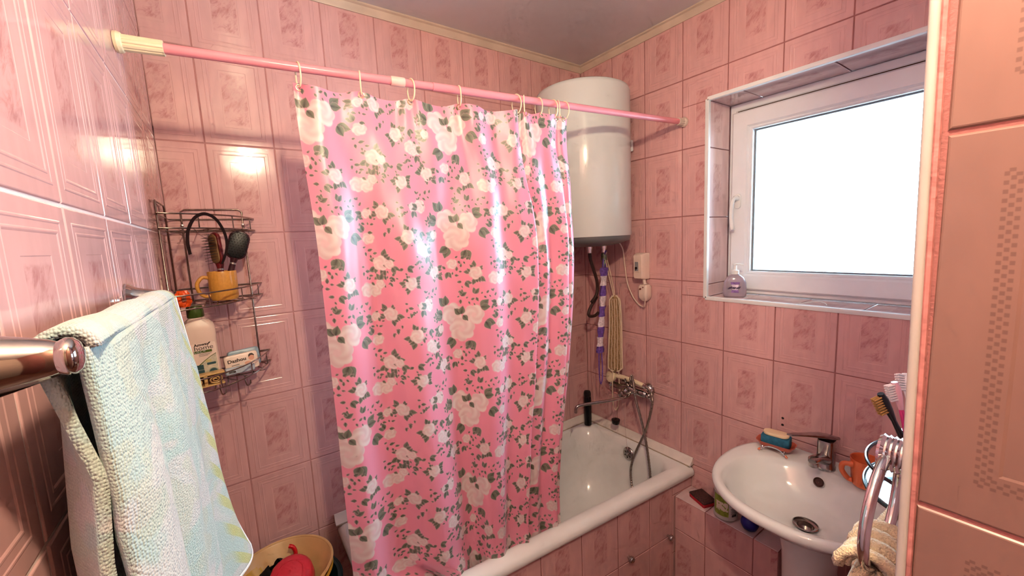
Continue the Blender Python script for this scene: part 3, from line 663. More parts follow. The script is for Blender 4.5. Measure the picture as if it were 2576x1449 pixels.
obj('lever', MB().loft([[(x_, .47+(1.83-x_)*.42+y, z_+z2) for y, z2 in rrect(w_, h_, min(w_, h_)*.4, 4)] for x_, z_, w_, h_ in ((1.848, fz+.108, .046, .012), (1.815, fz+.116, .048, .018), (1.785, fz+.124, .040, .014), (1.74, fz+.134, .028, .009), (1.70, fz+.142, .023, .008), (1.674, fz+.145, .016, .006))]), M_chromed, ft, 40)

# ================================================================== BATH FITTINGS
bf = thing('bath_faucet', 'old chrome two-handle bath mixer with long spout on the window wall', 'faucet', (1.82, 1.335, .80))
MXX, MXZ = W-.068, .872
for y in (1.262, 1.412):
    obj('flange', MB().lathe([(.036, -.001), (.036, .006), (.028, .018), (.016, .024), (.016, .068)], (W-.001, y, MXZ), 26, (-1, 0, 0), True, True), M_chromed, bf, 50)
obj('body', MB().tube([(MXX, 1.225, MXZ), (MXX, 1.235, MXZ), (MXX, 1.24, MXZ), (MXX, 1.30, MXZ), (MXX, 1.315, MXZ), (MXX, 1.36, MXZ), (MXX, 1.375, MXZ), (MXX, 1.43, MXZ), (MXX, 1.445, MXZ)], [.012, .017, .019, .018, .026, .026, .018, .019, .012], 18), M_chromed, bf, 50)
for y, sg, a0 in ((1.448, 1, .3), (1.222, -1, .9)):
    h = obj('handle', MB().lathe([(.010, 0), (.015, .004), (.017, .014), (.012, .022), (.001, .024)], (MXX, y, MXZ), 16, (0, sg, 0)), M_chromed, bf, 50)
    for k in range(3):
        a = a0+k*2*PI/3; c_, s_ = math.cos(a), math.sin(a)
        obj('grip', MB().tube([(MXX+c_*.012, y+sg*.013, MXZ+s_*.012), (MXX+c_*.022, y+sg*.014, MXZ+s_*.022), (MXX+c_*.030, y+sg*.014, MXZ+s_*.030), (MXX+c_*.034, y+sg*.014, MXZ+s_*.034)], [.004, .0045, .006, .003], 10), M_chrome, h, 50)
obj('diverter', MB().lathe([(.016, 0), (.020, .012), (.018, .03), (.012, .036), (.012, .052), (.016, .056), (.014, .066), (.001, .068)], (MXX-.01, 1.337, MXZ), 18, (-1, 0, -.15)), M_chromed, bf, 50)
obj('diverter_lever', MB().tube([(MXX-.06, 1.337, MXZ-.008), (MXX-.072, 1.352, MXZ-.012), (MXX-.078, 1.372, MXZ-.010)], [.004, .0045, .0065], 10), mat('pink_chrome_tip', 'd89a90', .2, .7), bf, 50)
sp = spline([(MXX-.012, 1.325, MXZ-.015), (MXX-.030, 1.320, MXZ-.030), (MXX-.075, 1.324, .846), (1.66, 1.348, .846), (1.56, 1.382, .848), (1.512, 1.398, .848), (1.494, 1.405, .838), (1.490, 1.406, .812)], 7)
obj('spout', MB().tube(sp, .0075, 12), M_chromed, bf, 50)
obj('cradle', MB().tube([(MXX, 1.345, MXZ+.02), (MXX-.004, 1.345, MXZ+.036)], .011, 12).tube([(MXX-.020, 1.345, MXZ+.060), (MXX-.018, 1.345, MXZ+.044), (MXX-.004, 1.345, MXZ+.036), (MXX+.012, 1.345, MXZ+.044), (MXX+.014, 1.345, MXZ+.060)], .005, 8), M_chromed, bf, 50)
hs = spline([(MXX-.004, 1.443, .918), (MXX-.004, 1.425, .924), (MXX-.004, 1.40, .926), (MXX-.004, 1.36, .928), (MXX-.004, 1.30, .925), (MXX-.004, 1.255, .919), (MXX-.004, 1.243, .917)], 5)
shw = obj('shower_handle', MB().tube(hs, [.012+.004*max(0, 1-i/8) for i in range(len(hs))], 14), M_cream, bf, 50)
obj('shower_head', MB().lathe([(.001, -.012), (.020, -.012), (.030, -.006), (.034, .004), (.034, .014), (.028, .018), (.001, .019)], (MXX-.006, 1.447, .916), 24, (-.95, .2, .3)), M_cream, shw, 40)
obj('hose_nut', MB().tube([(MXX-.004, 1.243, .917), (MXX-.004, 1.226, .914)], .0105, 8), M_chrome, shw, 20)
hp = spline([(MXX-.012, 1.31, .90), (1.795, 1.306, .945), (1.788, 1.293, .962), (1.782, 1.278, .930), (1.780, 1.265, .854), (1.774, 1.212, .70), (1.768, 1.178, .55), (1.758, 1.166, .44), (1.742, 1.196, .345), (1.742, 1.25, .345), (1.757, 1.282, .43), (1.766, 1.273, .524), (1.782, 1.208, .695), (1.788, 1.176, .82), (1.790, 1.172, .885), (1.800, 1.195, .912), (MXX-.004, 1.228, .915)], 26)
obj('shower_hose', MB().tube(hp, [.0066 if i % 3 else .0054 for i in range(len(hp))], 10), mat('ribbed_steel_hose', '9c9088', .3, .85, var=.1, vscale=80), bf, 30)

bp = thing('bath_plug', 'small black rubber bath plug hanging on a thin bead chain', 'plug', (1.807, 1.421, .648))
obj('stopper', MB().lathe([(.001, .648), (.017, .648), (.021, .654), (.022, .667), (.024, .669), (.023, .674), (.004, .676), (.003, .684)], (1.807, 1.421, 0), 22), M_black, bp, 40)
def chain(a, b, sag=.0, n=26):
    m_ = MB(); a, b = Vector(a), Vector(b)
    for i in range(n):
        t_ = i/(n-1); p = a.lerp(b, t_)+Vector((0, 0, -sag*math.sin(PI*t_))); m_.lathe([(.0004, -.0016), (.0016, 0), (.0004, .0016)], p, 6)
    return m_
ch = obj('chain', chain((1.822, 1.392, .846), (1.807, 1.421, .683), 0, 34), M_chrome, bp, 0); ch['kind'] = 'stuff'
ch = obj('chain', chain((1.822, 1.392, .846), (1.812, 1.345, .515), .012, 62), M_chrome, bp, 0); ch['kind'] = 'stuff'

sb = thing('shampoo_bottle', 'tall black shampoo bottle standing on the bathtub corner', 'bottle', (1.806, 1.634, .565))
obj('body', MB().lathe([(.012, .5655), (.021, .567), (.022, .575), (.022, .735), (.0205, .742), (.020, .745)], (1.806, 1.634, 0), 24, cap0=True, cap1=True), mat('black_bottle', '100c10', .25), sb, 40)
obj('cap', MB().lathe([(.0215, .746), (.0215, .765), (.018, .776), (.008, .779), (.001, .779)], (1.806, 1.634, 0), 24, cap0=True), M_black, sb, 40)
obj('label', MB().grid(8, 2, lambda u, v: (1.806+.0224*math.cos(-1.0+u*1.2), 1.634+.0224*math.sin(-1.0+u*1.2), .60+v*.10)), mat('silver_label', '9a9498', .4), sb)

# ---- two washing mitts hung from the heater valve
ws = thing('net_scrubber', 'purple and white striped net scrubber hanging under the water heater', 'scrubber', (1.735, 1.44, .90))
M_pur = mat('purple_net', '6a4aa0', .6, var=.25, vscale=90, bump=.002, bscale=220); M_wht = mat('white_net', 'd8ccd4', .6, var=.2, vscale=120, bump=.002, bscale=260)
cpts = [(1.757, 1.525), (1.752, 1.47), (1.744, 1.40), (1.736, 1.33), (1.728, 1.26), (1.721, 1.19), (1.714, 1.12), (1.713, 1.075)]
nb = 9
for k in range(nb):
    def pt(t_):
        q = t_*(len(cpts)-1); i = min(len(cpts)-2, int(q)); f = q-i; return cpts[i][0]*(1-f)+cpts[i+1][0]*f, cpts[i][1]*(1-f)+cpts[i+1][1]*f
    rg = []
    for j in range(6):
        x_, z_ = pt((k+j/5)/nb); w_ = .019+.004*math.sin(k*2.1+j)+(.006 if k in (0, nb-1) else 0)
        rg.append([(x_+w_*math.cos(a)*(1+.12*math.sin(5*a+k)), 1.438+.013*math.sin(a), z_) for a in np.linspace(0, 2*PI, 16, endpoint=False)])
    obj('net_band', MB().loft(rg), M_wht if k in (1, 3, 5, 7) else M_pur, ws, 60)
obj('hanging_loop', MB().tube(spline([(1.748, 1.44, 1.52), (1.760, 1.446, 1.57), (1.771, 1.436, 1.612), (1.775, 1.446, 1.57), (1.764, 1.44, 1.52)], 6), .004, 8), M_pur, ws)
obj('hanging_loop', MB().tube(spline([(1.704, 1.438, 1.085), (1.699, 1.436, 1.0), (1.702, 1.436, .93), (1.711, 1.436, .900), (1.722, 1.436, .93), (1.727, 1.438, 1.0), (1.722, 1.438, 1.085)], 6), .0032, 8), M_pur, ws)
lf = thing('loofah_strap', 'flat beige ribbed loofah back strap with cord loops below the heater', 'loofah', (1.80, 1.41, .72))
def lo(t_): return 1.800+.004*math.sin(t_*5)+.002*t_, 1.375-(1.375-.955)*t_   # centre line
def lw(t_): return (.026+.011*t_)*(min(1, (t_/.06)**.5) if t_ < .06 else 1)*(min(1, ((1-t_)/.04)**.5) if t_ > .96 else 1)
def lp(a, o_, v): return (lo(v)[0]+a*.65+o_*.76, 1.410-a*.76+o_*.65, lo(v)[1])   # pad turned towards the room
M_loo = mat('loofah_fibre', 'a0805c', .8, var=.25, vscale=120, bump=.002, bscale=400); M_bind = mat('beige_cotton_binding', 'd6c2a8', .7, bump=.001, bscale=300)
obj('pad', MB().grid(10, 24, lambda u, v: lp((u-.5)*2*lw(max(.001, min(.999, v)))*.96, .002*math.sin(u*9), v)), M_loo, lf, 60, solid=.010)
for k in range(8):
    u = (k+.5)/8; q_ = [lp((u-.5)*2*lw(v)*.9+.0012*math.sin(v*40+k), -.0065, v) for v in np.linspace(.04, .97, 26)]
    obj('rib', MB().tube(q_, .0021, 6), M_bind if k % 2 else M_loo, lf)
bd = [lp(-lw(v), 0, v) for v in np.linspace(.01, .99, 24)]+[lp(lw(v), 0, v) for v in np.linspace(.99, .01, 24)]
obj('binding', MB().tube(bd, .0052, 8, True), M_bind, lf)
obj('cord_loop', MB().tube(spline([(1.795, 1.41, 1.37), (1.776, 1.425, 1.48), (1.768, 1.44, 1.575), (1.772, 1.434, 1.606), (1.779, 1.44, 1.575), (1.792, 1.425, 1.48), (1.804, 1.41, 1.37)], 6), .0026, 8), M_bind, lf)
obj('cord_loop', MB().tube(spline([(1.790, 1.422, .955), (1.788, 1.424, .85), (1.790, 1.422, .77), (1.798, 1.412, .735), (1.808, 1.400, .77), (1.812, 1.396, .85), (1.810, 1.398, .955)], 6), .0028, 8), M_bind, lf)

# ---- breaker box, leakage plug and cable
M_ivory = mat('ivory_plastic', 'e4cfc0', .4, var=.03)
bk = thing('breaker_box', 'small ivory circuit breaker box on the wall beside the heater', 'breaker box', (W-.03, 1.282, 1.463))
obj('housing', MB().loft([[(x_, y, z_) for y, z_ in rrect(w_, h_, .007, 3, 1.282, 1.529)] for x_, w_, h_ in ((W-.001, .058, .134), (W-.035, .058, .134), (W-.058, .050, .122), (W-.061, .046, .116))]), M_ivory, bk, 30)
obj('breaker_frame', MB().prism(rrect(.030, .058, .003, 3), 0, .003, .001, frame((W-.061, 1.284, 1.530), (0, -1, 0), (0, 0, 1))), M_ivory, bk, 30)
sw = obj('breaker', MB().prism(rrect(.020, .046, .002, 3), .003, .0042, .0005, frame((W-.061, 1.284, 1.530), (0, -1, 0), (0, 0, 1))), mat('grey_breaker', '8c8c8e', .4), bk, 30)
obj('toggle', MB().prism(rrect(.010, .012, .002, 3), .004, .011, .001, frame((W-.061, 1.284, 1.522), (0, -1, 0), (0, 0, 1))), M_black, sw, 30)
pg = thing('leakage_plug', 'ivory safety plug with cable below the breaker box', 'plug', (W-.03, 1.262, 1.33))
obj('housing', MB().loft([[(x_, y, z_) for x_, y in rrect(a, b_, .007, 3, W-.028, 1.262)] for a, b_, z_ in ((.022, .022, 1.352), (.042, .046, 1.366), (.046, .050, 1.38), (.046, .050, 1.425), (.036, .040, 1.436))]), M_ivory, pg, 40)
obj('button', MB().lathe([(.005, 0), (.005, .004), (.001, .005)], (W-.051, 1.272, 1.415), 12, (-1, 0, 0)), mat('red_brown_button', '7a3a34', .4), pg)
obj('button', MB().lathe([(.003, 0), (.003, .003), (.001, .004)], (W-.051, 1.256, 1.424), 12, (-1, 0, 0)), mat('red_brown_button', '7a3a34', .4), pg)
obj('socket_stub', MB().tube([(W-.028, 1.262, 1.436), (W-.028, 1.264, 1.444), (W-.028, 1.266, 1.462)], [.013, .009, .008], 12), M_ivory, pg)
obj('cable', MB().tube(spline([(1.84, 1.415, 1.66), (1.862, 1.404, 1.62), (1.874, 1.401, 1.545), (1.876, 1.386, 1.439), (1.876, 1.352, 1.367), (1.874, 1.312, 1.326), (1.868, 1.278, 1.318), (1.860, 1.264, 1.332), (W-.028, 1.262, 1.352)], 8), .0034, 8), M_ivory, pg)

# ================================================================== THINGS ON WINDOW SILL AND LEDGE
sd = thing('soap_dispenser', 'clear lilac liquid soap pump bottle on the window sill corner', 'soap dispenser', (1.962, .868, WZ0+.001))
z0 = WZ0+.001; fr = Matrix.Translation((1.962, .868, z0)) @ Matrix.Rotation(.5, 4, 'Z')
def sdr(a, b_, z_): return [fr @ Vector((x, y, z_)) for x, y in rrect(a, b_, min(a, b_)*.47, 5)]
M_lil = mat('translucent_lilac_plastic', 'e2d2e4', .12, trans=.55, ior=1.35, var=.02)
obj('body', MB().loft([sdr(.040, .080, 0), sdr(.046, .088, .004), sdr(.048, .092, .03), sdr(.046, .086, .065), sdr(.040, .068, .085), sdr(.030, .040, .097), sdr(.026, .028, .100)]), M_lil, sd, 60)
M_lab = mat('purple_label', '8c6aa8', .4, var=.3, vscale=120); M_labw = mat('pale_label', 'ddcfe0', .4, var=.25, vscale=150)
for nm, za, zb, mm in (('label', .020, .066, M_labw), ('label_band', .056, .067, M_lab), ('label_foot', .020, .032, M_lab)):
    e_ = .0008 if nm == 'label' else .0014
    obj(nm, MB().grid(10, 3, lambda u, v: fr @ Vector((-(.0235+e_-.012*abs(2*u-1)**3), (u-.5)*.066, za+v*(zb-za)))), mm, sd)
for sx, kx in ((-.012, .3), (.006, -.2), (.020, .4)):
    obj('label_mark', MB().prism([(-.011, -.003), (.004, -.0045), (.012, .003), (-.002, .0035)], 0, .0004, 0, fr @ Matrix.Translation((-.0262, sx, .042)) @ Matrix(((0, 0, -1, 0), (-1, 0, 0, 0), (0, 1, 0, 0), (0, 0, 0, 1))) @ Matrix.Rotation(kx, 4, 'Z')), mat('dark_violet_print', '4a3a5a', .5), sd, 0)
pm = obj('pump', MB().lathe([(.011, .078), (.011, .099), (.016, .100), (.016, .116), (.013, .118), (.006, .119), (.006, .138), (.009, .139), (.009, .146), (.001, .147)], n=20).xf(fr), M_whiteg, sd, 40)
obj('nozzle', MB().tube([fr @ Vector(p) for p in ((0, .002, .142), (0, -.016, .143), (0, -.032, .139))], [.005, .0045, .0035], 8), M_whiteg, pm)
tag(obj('thread_scrap', MB().tube(spline([(1.925, .62, WZ0+.002), (1.93, .60, WZ0+.003), (1.945, .585, WZ0+.006), (1.96, .56, WZ0+.010), (1.95, .535, WZ0+.007), (1.94, .525, WZ0+.002)], 6), .0013, 6), M_white), 'scrap of white thread lying on the window sill', 'thread')

sg = thing('scouring_sponge', 'dark scouring sponge with red foam lying on the tiled ledge', 'sponge', (1.822, .925, PZ))
fr = Matrix.Translation((1.822, .925, PZ+.001)) @ Matrix.Rotation(-.35, 4, 'Z')
obj('foam', MB().prism(rrect(.070, .095, .004, 3), 0, .016, .002, fr), mat('red_foam', 'b0202c', .9, var=.15, vscale=120, bump=.001, bscale=400), sg)
obj('scourer', MB().prism(rrect(.072, .097, .004, 3), .016, .024, .002, fr), mat('dark_scourer', '4a2c2a', .95, var=.3, vscale=150, bump=.0015, bscale=500), sg)
jr = thing('cleaner_jar', 'pale grey plastic jar with green and white label below the washbasin', 'jar', (1.806, .812, PZ))
JC = (1.806, .812, PZ+.001)
obj('body', MB().lathe([(.030, 0), (.043, .001), (.047, .006), (.047, .012), (.045, .016), (.045, .118), (.047, .122), (.040, .128)], JC, 36, cap0=True, cap1=True), mat('grey_white_plastic', 'c4c2b8', .35), jr, 40)
obj('lid', MB().lathe([(.046, .128), (.047, .130), (.047, .145), (.044, .148), (.001, .148)], JC, 36, cap0=True), mat('grey_white_plastic', 'c4c2b8', .35), jr, 40)
def arc(a0, a1, za, zb, r, n=14): return MB().grid(n, 2, lambda u, v: (JC[0]+r*math.cos(a0+u*(a1-a0)), JC[1]+r*math.sin(a0+u*(a1-a0)), JC[2]+za+v*(zb-za)))
obj('label', arc(2.4, 4.2, .022, .112, .0455), mat('green_label', '8aa03c', .4, var=.3, vscale=60), jr)
obj('label_panel', arc(3.85, 5.6, .022, .112, .0458), mat('white_text_label', 'd8d4cc', .45, var=.1, vscale=120), jr)
obj('label_picture', arc(2.7, 3.8, .045, .085, .0460), mat('cream_splash', 'e8e0c8', .4, fleck=('8aa03c', 90, .55)), jr)
def onjar(a, z_): return frame((JC[0]+.0461*math.cos(a), JC[1]+.0461*math.sin(a), JC[2]+z_), (-math.sin(a), math.cos(a), 0), (0, 0, 1))
for k in range(5): obj('text_line', MB().prism(rrect(.030-.004*(k % 2), .0022, .0006, 2), 0, .0003, 0, onjar(4.35, .062-.006*k)), mat('grey_print', '6a6a66', .5), jr, 0)
for k in range(12): obj('bar_code_line', MB().prism(rrect(.0007+.0006*(k % 3), .010, .0002, 1, -.011+k*.0019), 0, .0003, 0, onjar(4.35, .030)), mat('dark_print', '2a2a2a', .5), jr, 0)
bb = tag(obj('ball', MB().lathe([(.0005, 0), (.014, .003), (.026, .012), (.033, .027), (.034, .036), (.030, .050), (.020, .062), (.0005, .068)], (1.794, .707, PZ+.0005), 28), mat('glossy_blue_rubber', '1c1c7a', .35)), 'dark blue rubber ball on the ledge beside the jar', 'ball')

# ================================================================== THINGS ON THE WASHBASIN
dk = SZ+.0035
ds = thing('soap_dish', 'coral soap dish on a bent chrome wire stand on the washbasin', 'soap dish', (1.812, .628, dk))
fr = Matrix.Translation((1.812, .628, dk)) @ Matrix.Rotation(.12, 4, 'Z')
def dsh(a, b_, z_): return [fr @ Vector((x, y, z_)) for x, y in rrect(a, b_, min(a, b_)*.32, 5)]
M_coral = mat('coral_plastic', 'c8604c', .35)
obj('tray', MB().loft([dsh(.046, .09, .012), dsh(.056, .105, .014), dsh(.072, .126, .030), dsh(.075, .130, .032), dsh(.072, .125, .0325), dsh(.054, .100, .0175), dsh(.046, .09, .016)]), M_coral, ds, 40)
for yy in (-.036, .036):
    obj('wire_stand', MB().tube([fr @ Vector(p) for p in spline([(-.040, yy, .004), (-.030, yy, .019), (0, yy, .0095), (.030, yy, .019), (.040, yy, .004)], 6)], .0021, 8), M_chrome, ds)
obj('front_wire', MB().tube([fr @ Vector(p) for p in spline([(-.046, .044, .005), (-.043, .024, .020), (-.042, 0, .024), (-.043, -.024, .020), (-.046, -.046, .005)], 6)], .0022, 8), M_chrome, ds)
for yy in (.044, -.046):
    obj('foot_tip', MB().tube([fr @ Vector(p) for p in ((-.045, yy*.93, .010), (-.047, yy, .0045), (-.048, yy*1.1, .0042))], [.0034, .0044, .003], 8), mat('orange_tip', 'e08460', .4), ds)
sn = tag(obj('sponge', MB().prism(rrect(.052, .094, .005, 3), .0185, .058, .003, fr @ Matrix.Rotation(.05, 4, 'Z')), mat('teal_blue_foam', '2c6a86', .9, var=.15, vscale=90, bump=.001, bscale=500)), 'teal blue sponge lying in the coral soap dish', 'sponge')
so = tag(obj('soap_bar', MB().prism(rrect(.046, .086, .022, 6), .0585, .071, .004, fr @ Matrix.Rotation(.05, 4, 'Z')), mat('cream_soap', 'ecd6b0', .45, sss=.2)), 'cream soap bar resting on top of the blue sponge', 'soap')
om = thing('orange_mug', 'orange plastic mug on the rear edge of the washbasin', 'mug', (1.79, .355, dk))
M_or = mat('orange_plastic', 'e8764a', .35); MC = (1.788, .352, dk)
obj('cup', MB().lathe([(.001, .004), (.030, .004), (.034, .010), (.041, .090), (.043, .091), (.043, .088), (.037, .006), (.034, 0), (.001, 0)], MC, 32), M_or, om, 40)
obj('handle', MB().tube(spline([(MC[0]-.030, MC[1]+.028, dk+.072), (MC[0]-.040, MC[1]+.050, dk+.070), (MC[0]-.038, MC[1]+.054, dk+.045), (MC[0]-.028, MC[1]+.040, dk+.018), (MC[0]-.026, MC[1]+.028, dk+.016)], 6), [.010]*3+[.008]*22, 10), M_or, om)

# ---- two drilled holes in the tiles above the basin
for z_, lb in ((.936, 'upper small drilled hole in a tile above the washbasin'), (.908, 'lower small drilled hole in a tile above the washbasin')):
    tag(obj('drill_hole', MB().lathe([(.0048, .0), (.0044, .0006), (.003, .0002), (.0005, -.0004)], (W-.0012, .635, z_), 12, (-1, 0, 0)), M_dark), lb, 'hole', 'drilled holes above the washbasin')

# ================================================================== NEAR WALL: towel ring, shelf with toothbrushes
YW = YP+.005
tr = thing('towel_ring', 'chrome towel ring hanging on a ribbed wall mount by the partition', 'towel ring', (.73, YW, 1.31))
rm = [(0.020, 0), (.020, .004)]
for k in range(7): rm += [(.0205, .006+k*.0045), (.0185, .008+k*.0045)]
rm += [(.0205, .038), (.018, .041), (.0095, .0415), (.0085, .030), (.0005, .030)]
obj('wall_mount', MB().lathe(rm, (.732, YW+.0005, 1.441), 30, (0, 1, 0)), M_chrome, tr, 35)
obj('ring', MB().tube([(.727+.066*math.sin(a), .106+.004*(1-math.cos(a))*.5, 1.376+.066*math.cos(a)) for a in np.linspace(0, 2*PI, 56, endpoint=False)], .0052, 14, True), M_chrome, tr, 60)
# cream hand towel bunched through the ring
M_ctw = mat('cream_terry', 'e8d6ae', .95, var=.10, vscale=30, bump=.004, bscale=420, sheen=.4)
ht = thing('hand_towel', 'fluffy cream hand towel bunched through the chrome towel ring', 'towel', (.74, .12, .90))
def bunch(y_off, top, dirx, ln, spread, seed):
    def fn(u, v):
        a = (u-.5)*2; zz = top-ln*v; w_ = .030+spread*min(1, v*1.4)
        x_ = .735+dirx*v+a*w_; f = math.sin(a*7+seed)*.012*min(1, .3+v*1.5)+math.sin(a*13+seed*2+v*3)*.005
        yy = .104+y_off*(min(1, v*3)**.6)+f
        return (x_, max(YW+.012, yy), zz+.010*math.sin(a*5+seed)*v)
    return MB().grid(44, 30, fn)
obj('front_fall', bunch(.036, 1.312, .015, .42, .062, .4), M_ctw, ht, 80, solid=.010)
obj('back_fall', bunch(-.010, 1.312, .03, .40, .06, 2.0), M_ctw, ht, 80, solid=.008)
obj('saddle', MB().grid(24, 10, lambda u, v: (.735+(u-.5)*.080, .110+.026*math.cos(PI*v)+.003*math.sin(u*30), 1.300+.026*math.sin(PI*v)+.004*math.sin(u*22))), M_ctw, ht, 80, solid=.010)
obj('corner_flap', MB().grid(14, 14, lambda u, v: (.765+.130*u+.01*v, .116+.022*v+.006*math.sin(u*6), 1.322+.014*u-.075*v-.02*(1-u)*(1-v))), M_ctw, ht, 80, solid=.010)
# glass shelf on dark brackets, tumbler, toothbrushes
M_sg = mat('pale_shelf_glass', 'cfeaf0', .04, trans=.75, ior=1.45, var=.02, spec=.8)
gs = thing('glass_shelf', 'small rounded glass shelf with dark rim on the near wall', 'shelf', (1.035, YW, 1.272))
def half(a, b_, z_, n=26): return [(1.010+a*math.cos(PI*i/n), YW+.002+b_*max(0, math.sin(PI*i/n))**.8, z_) for i in range(n+1)]
obj('plate', MB().loft([half(.110, .106, 1.272), half(.112, .108, 1.275), half(.110, .106, 1.278)]), M_sg, gs, 40)
obj('edge_band', MB().tube(half(.113, .109, 1.275), .0026, 8), mat('dark_green_edge', '1c3030', .2), gs)
obj('guard_rail', MB().tube(half(.112, .108, 1.316), .0028, 8), mat('dark_chrome', '3a3a3e', .15, .9), gs)
tc_ = thing('toothbrush_tumbler', 'clear grey tumbler holding toothbrushes on the glass shelf', 'tumbler', (.972, .106, 1.279))
TCX, TCY, TCZ = .972, .106, 1.2785
obj('glass', MB().lathe([(.001, .004), (.025, .004), (.031, .100), (.033, .100), (.028, 0), (.001, 0)], (TCX, TCY, TCZ), 28), glass_mat('smoky_tumbler', (.62, .60, .60), rough=.05), tc_, 40)
def toothbrush(lbl, tip, foot, mh, mb_, mbr, nb):
    tip, foot = Vector(tip), Vector(foot); ax = (tip-foot).normalized(); ln = (tip-foot).length
    t_ = thing('toothbrush', lbl, 'toothbrush', tuple(foot), 'toothbrushes in the tumbler')
    pts = [foot+ax*ln*q for q in (0, .1, .3, .5, .62, .75, .86, .95, 1)]
    obj('handle', MB().tube(pts[:6], [.004, .0055, .006, .0055, .004, .0032], 10), mh, t_)
    obj('head', MB().tube(pts[5:], [.0032, .0055, .006, .004], 10), mb_, t_)
    out = (ax.cross(Vector((0, 0, 1))).cross(ax)).normalized()*-1; out = Vector((-.75, .55, 0)); out = (out-ax*out.dot(ax)).normalized(); sd_ = ax.cross(out)
    br = MB()
    for i in range(nb):
        for j in range(3):
            p = foot+ax*ln*(.85+.13*i/(nb-1))+out*.003+sd_*(j-1)*.003; br.tube([p, p+out*.011], [.0013, .0015], 5)
    b_ = obj('bristles', br, mbr, t_, 30); b_['kind'] = 'stuff'
M_tb = mat('black_toothbrush', '17151a', .3)
toothbrush('black toothbrush with golden bristles leaning left in the tumbler', (.895, .150, 1.453), (.962, .098, 1.286), M_tb, M_tb, mat('golden_bristles', 'b08a4c', .6), 7)
toothbrush('pink and white toothbrush in the tumbler behind the black one', (.958, .148, 1.455), (.978, .112, 1.286), mat('hot_pink_plastic', 'e0408a', .3), mat('clear_pink_plastic', 'f0c0cc', .2), mat('white_bristles', 'f0ecea', .6), 7)
toothbrush('white toothbrush at the right side of the tumbler', (1.035, .150, 1.450), (.966, .110, 1.286), mat('dark_red_plastic', '6a1c20', .3), M_whiteg, mat('white_bristles', 'f0ecea', .6), 7)

# ================================================================== LEFT SIDE: towel rail, towel, corner caddy, basins
BX, BZ, BY0, BY1 = .050, 1.636, .385, .935
def bz(y): return BZ-.012*(y-BY0)/(BY1-BY0)
tb = thing('towel_rail', 'polished chrome towel rail with tapered posts on the left wall', 'towel rail', (BX, .66, BZ-.03))
M_gun = mat('dark_polished_chrome', 'b8b0aa', .06, 1, var=.02)
for y in (BY0, BY1):
    pf = [(.001, .0005), (.030, .0005), (.031, .004), (.027, .009), (.023, .014), (.0205, .022), (.0165, .036), (.0130, .048), (.0110, .052), (.0130, .056), (.0122, .0595), (.009, .0622), (.005, .0632), (.0005, .0635)]
    obj('post', MB().lathe(pf, (0, y, bz(y)), 36, (1, 0, 0)), M_gun, tb, 50)
obj('bar', MB().tube([(BX, BY0, bz(BY0)), (BX, BY1, bz(BY1))], .0085, 18), M_chrome, tb, 60)

# ---- bath towel: terry cloth with mint and yellow-green pattern
M_tow = bpy.data.materials.new('mint_white_terry'); M_tow.use_nodes = True; nt = M_tow.node_tree; b = nt.nodes['Principled BSDF']
tco = nn(nt, 'ShaderNodeTexCoord').outputs['Object']; sx = nn(nt, 'ShaderNodeSeparateXYZ'); nt.links.new(tco, sx.inputs[0]); ox, oy, oz = sx.outputs
pat = noise(nt, tco, 9, 2, .5, .8)
cc = mixc(nt, ramp(nt, pat, .47, .52), lin('c0c2c2'), lin('abc0be'))
p2 = noise(nt, tco, 22, 1); cc = mixc(nt, mth(nt, 'MULTIPLY', ramp(nt, p2, .52, .58), .6), cc, lin('b6beb0'))
# woven stripes beside the far edge
stp = mth(nt, 'FRACT', mth(nt, 'ADD', mth(nt, 'MULTIPLY', oz, 17), mth(nt, 'MULTIPLY', oy, 22)))
far = ramp(nt, oy, .165, .185)
cc = mixc(nt, mth(nt, 'MULTIPLY', mth(nt, 'MULTIPLY', ramp(nt, stp, .55, .62), far), .75), cc, lin('b4b45c'))
cc = mixc(nt, ramp(nt, oy, .226, .230), cc, lin('d0d2d2'))
nt.links.new(cc, b.inputs['Base Color']); b.inputs['Roughness'].default_value = .95; b.inputs['Sheen Weight'].default_value = .35; b.inputs['Specular IOR Level'].default_value = .1
vo = nn(nt, 'ShaderNodeTexVoronoi'); mp = nn(nt, 'ShaderNodeMapping'); nt.links.new(tco, mp.inputs[0]); mp.inputs['Scale'].default_value = (520, 520, 360); nt.links.new(mp.outputs[0], vo.inputs['Vector']); vo.inputs['Scale'].default_value = 1; vo.inputs['Randomness'].default_value = .55
bn = nn(nt, 'ShaderNodeBump'); bn.inputs['Distance'].default_value = .0016; bn.inputs['Strength'].default_value = .9; nt.links.new(mth(nt, 'SUBTRACT', 1, vo.outputs['Distance']), bn.inputs['Height'])
b2 = nn(nt, 'ShaderNodeBump'); b2.inputs['Distance'].default_value = .0016; b2.inputs['Strength'].default_value = .22; nt.links.new(noise(nt, tco, 60, 3), b2.inputs['Height']); nt.links.new(bn.outputs[0], b2.inputs['Normal']); nt.links.new(b2.outputs[0], b.inputs['Normal'])
tw_ = thing('bath_towel', 'thick pale mint and white terry towel draped over the chrome rail', 'towel', (.07, .66, 1.10))
TY0, TY1, TBOT = .405, .888, 1.128
